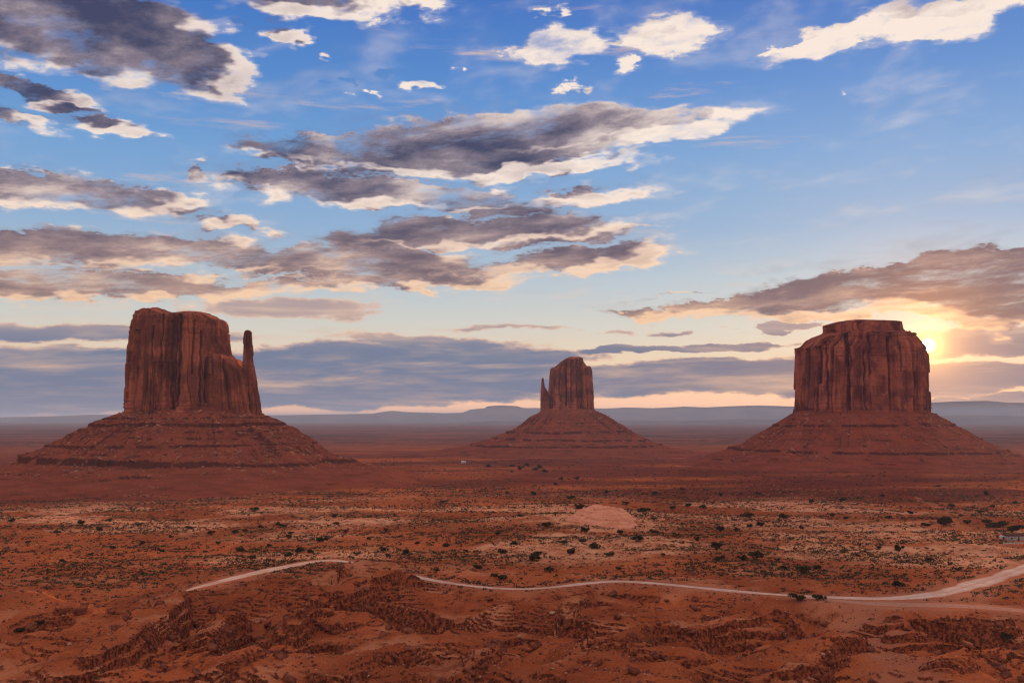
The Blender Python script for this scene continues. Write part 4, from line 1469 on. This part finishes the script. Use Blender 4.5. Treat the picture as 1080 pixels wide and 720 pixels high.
# fallen blocks on the aprons
tp, ts = [], []
for (fx, fy, fz, fd), n, s in TALUS_FIELDS:
    i = rng.integers(0, fx.size, n * 8)
    xx, yy, zz, dd = fx.ravel()[i], fy.ravel()[i], fz.ravel()[i], fd.ravel()[i]
    ok = (dd > 8) & (dd < 190) & (yy < fy.mean() + 30) & (rng.uniform(0, 1, len(i)) < 0.25 + 0.5 * ss(0, 0.4, gnoise(xx / 60, yy / 60 + zz / 30, 251)))
    xx, yy, zz = xx[ok][:n * 2], yy[ok][:n * 2], zz[ok][:n * 2]
    k = s * 0.95 * (1 / np.maximum(rng.uniform(0, 1, len(xx)), 0.03)) ** 0.5
    tp.append(np.stack([xx, yy, zz + k * .2], -1)); ts.append(np.minimum(k, 3.6 * s))
M_FALL = mat_plain('fallen_sandstone', (0.20, 0.066, 0.038), (0.42, 0.175, 0.105), 0.05, bs=0.5, bd=0.3)
tag(rock_mass('fallen_rock', np.vstack(tp), np.concatenate(ts), 52, M_FALL), 'fallen blocks scattered over the aprons below the butte cliffs', 'rubble')

# boulders one can pick out
BOULD = [(73, 679, 7, 1, 'pale boulder alone on the orange slope at lower left'), (44, 655, 9, 0, 'dark red boulder beside a bush at the left picture edge'),
         (84, 645, 18, 0, 'big dark red block heap left of the road end'), (118, 646, 9, 0, 'dark red block just right of the big block heap'),
         (517, 632, 11, 0, 'dark angular block on the rim below the middle road'), (583, 646, 10, 1, 'pale flat slab near the top of the central mound'),
         (592, 656, 16, 0, 'dark overhanging block on the right end of the central mound'), (652, 651, 14, 0, 'dark flat block right of the central mound'),
         (703, 633, 9, 0, 'dark block just below the road, right of the central mound'), (548, 671, 7, 1, 'pale broken stone in the gully below the central mound'),
         (870, 672, 9, 0, 'dark block on the ledge outcrop left of the sandy wash'), (868, 690, 8, 1, 'grey-pink slab low on the ledge outcrop by the sandy wash'),
         (240, 668, 10, 0, 'dark block on the rubble bank at lower left'), (330, 655, 12, 0, 'dark ledge block on the left foreground ridge')]
pb = {}
for px, py, w, pale, lab in BOULD:
    x, y, z, r_ = hit(px, py + 1)
    s = 0.5 * w * r_ / FPX
    P, F = BOULDERS[random.randrange(len(BOULDERS))]
    o = mesh_obj('boulder', P, F, M_PALE if pale else M_ROCK, smooth=False)
    o.location = (x, y, z + s * 0.2)
    o.scale = (s, s * 0.9, s * 0.85)
    o.rotation_euler = (random.uniform(-.2, .2), random.uniform(-.2, .2), random.uniform(0, 6.28))
    tag(o, lab, 'boulder', 'boulders on the foreground slopes')


# ------------------------------------------------------------------ house by the right edge, hut on the plain
def box(x0, x1, y0, y1, z0, z1):
    V = np.array([[x, y, z] for z in (z0, z1) for y in (y0, y1) for x in (x0, x1)], float)
    F = np.array([[0, 2, 3, 1], [4, 5, 7, 6], [0, 1, 5, 4], [2, 6, 7, 3], [0, 4, 6, 2], [1, 3, 7, 5]])
    return V, F


def boxes(name, bs, mat, parent):
    Vs, Fs, n = [], [], 0
    for b_ in bs:
        V, F = box(*b_)
        Vs.append(V); Fs.append(F + n); n += 8
    return mesh_obj(name, np.vstack(Vs), np.vstack(Fs), mat, parent, smooth=False)


def gable(name, x0, x1, y0, y1, z0, h, over, mat, parent):
    x0 -= over; x1 += over; y0 -= over; y1 += over
    ym = (y0 + y1) / 2
    V = np.array([[x0, y0, z0], [x1, y0, z0], [x1, y1, z0], [x0, y1, z0], [x0, ym, z0 + h], [x1, ym, z0 + h],
                  [x0, y0, z0 - .15], [x1, y0, z0 - .15], [x1, y1, z0 - .15], [x0, y1, z0 - .15]], float)
    F4 = [[0, 1, 5, 4], [2, 3, 4, 5], [0, 6, 7, 1], [2, 8, 9, 3], [6, 9, 8, 7], [0, 4, 3, 3], [1, 2, 5, 5], [0, 3, 9, 6], [1, 7, 8, 2]]
    me = bpy.data.meshes.new(name)
    me.from_pydata([tuple(v) for v in V], [], [tuple(dict.fromkeys(f_)) for f_ in F4])
    me.materials.append(mat)
    o = bpy.data.objects.new(name, me); COL.objects.link(o); o.parent = parent
    return o


M_WALL = mat_plain('grey_house_plaster', (0.30, 0.27, 0.26), (0.42, 0.38, 0.36), 0.8, bs=0.2, bd=0.02)
M_WHITE = mat_plain('white_painted_wall', (0.62, 0.58, 0.54), (0.75, 0.72, 0.68), 0.8, bs=0.2, bd=0.02)
M_ROOF = mat_plain('dark_red_roofing', (0.10, 0.04, 0.035), (0.16, 0.06, 0.05), 1.2, bs=0.3, bd=0.05)
M_DARK = mat_plain('dark_window_glass', (0.02, 0.022, 0.025), (0.03, 0.032, 0.035), 1.0, rough=0.15, bs=0)
M_PINK = mat_plain('pale_pink_panel', (0.55, 0.36, 0.30), (0.66, 0.47, 0.41), 1.0, bs=0)


def house(x, y, z, rot, W, D, H, label, wall, roof, cat='house'):
    e = empty('ranch_house', (x, y, z)); e.rotation_euler = (0, 0, rot)
    tag(e, label, cat)
    boxes('wall', [(-W / 2, W / 2, -D / 2, D / 2, -0.8, H)], wall, e)
    gable('roof', -W / 2, W / 2, -D / 2, D / 2, H + 0.01, H * 0.32, 0.45, roof, e)
    n = max(2, int(W / 3.2))
    for i in range(n):
        cx_ = -W / 2 + W * (i + 0.5) / n
        if i == n // 2:
            boxes('door', [(cx_ - .5, cx_ + .5, -D / 2 - .06, -D / 2 + .02, 0.05, 2.1)], M_ROOF, e)
        else:
            fr = boxes('window', [(cx_ - .75, cx_ + .75, -D / 2 - .05, -D / 2 + .02, 0.95, 2.05)], M_WHITE, e)
            boxes('pane', [(cx_ - .62, cx_ + .62, -D / 2 - .08, -D / 2 - .052, 1.07, 1.93)], M_DARK, fr)
    return e


hx, hy, hz_, hr = hit(1071, 570)
house(hx + 1.5, hy + 3, gz(hx + 1, hy), 0.08, 12.5, 6.5, 2.9, 'low grey ranch house with a dark roof at the right picture edge', M_WALL, M_ROOF)
sx, sy, sz_, _ = hit(1060, 568.5)
e = empty('car_standin', (sx - 1.5, sy, gz(sx - 1.5, sy))); tag(e, 'tiny pale pink shed standing in for a parked car, left of the grey ranch house', 'car stand-in')
boxes('wall', [(-1.1, 1.1, -1, 1, -.4, 1.9)], M_PINK, e)  # shed shape stands in for a pale object, probably a parked car
gable('roof', -1.1, 1.1, -1, 1, 1.91, .5, .15, M_WHITE, e)
boxes('door', [(-.4, .4, -1.06, -.98, .05, 1.7)], M_ROOF, e)
px_, py_, pz_, _ = hit(1072, 574)
e = empty('wooden_fence', (px_, py_, gz(px_, py_))); tag(e, 'low weathered white rail fence in front of the grey ranch house', 'fence')
for k in range(8):
    X_ = -7 + k * 2.0
    zz = gz(px_ + X_, py_) - gz(px_, py_)
    boxes('post', [(X_ - .07, X_ + .07, -.07, .07, zz - .4, zz + 1.25)], M_WHITE, e)
for h_ in (.55, 1.05):
    boxes('rail', [(-7.1, 7.1, -.12, -.072, h_ - .1, h_ + .1)], M_WHITE, e)
ux, uy, uz, ur = hit(489, 488)
house(ux, uy, gz(ux, uy), -0.2, 8, 5, 3.0, 'tiny white house far out on the plain left of the centre butte', M_WHITE, M_WHITE)

# ------------------------------------------------------------------ air
m = bpy.data.materials.new('desert_haze')
m.use_nodes = True
nt = m.node_tree
nt.nodes.clear()
o_ = nt.nodes.new('ShaderNodeOutputMaterial')
pv = nt.nodes.new('ShaderNodeVolumePrincipled')
pv.inputs['Color'].default_value = (0.48, 0.66, 1.0, 1)
pv.inputs['Density'].default_value = 3.6e-5
pv.inputs['Anisotropy'].default_value = 0.0
nt.links.new(pv.outputs[0], o_.inputs['Volume'])
V, F = box(-62000, 62000, -61000, 62000, -60, 330)
hz = mesh_obj('haze', V, F, None, smooth=False)
hz.data.materials.append(m)
tag(hz, kind='stuff')
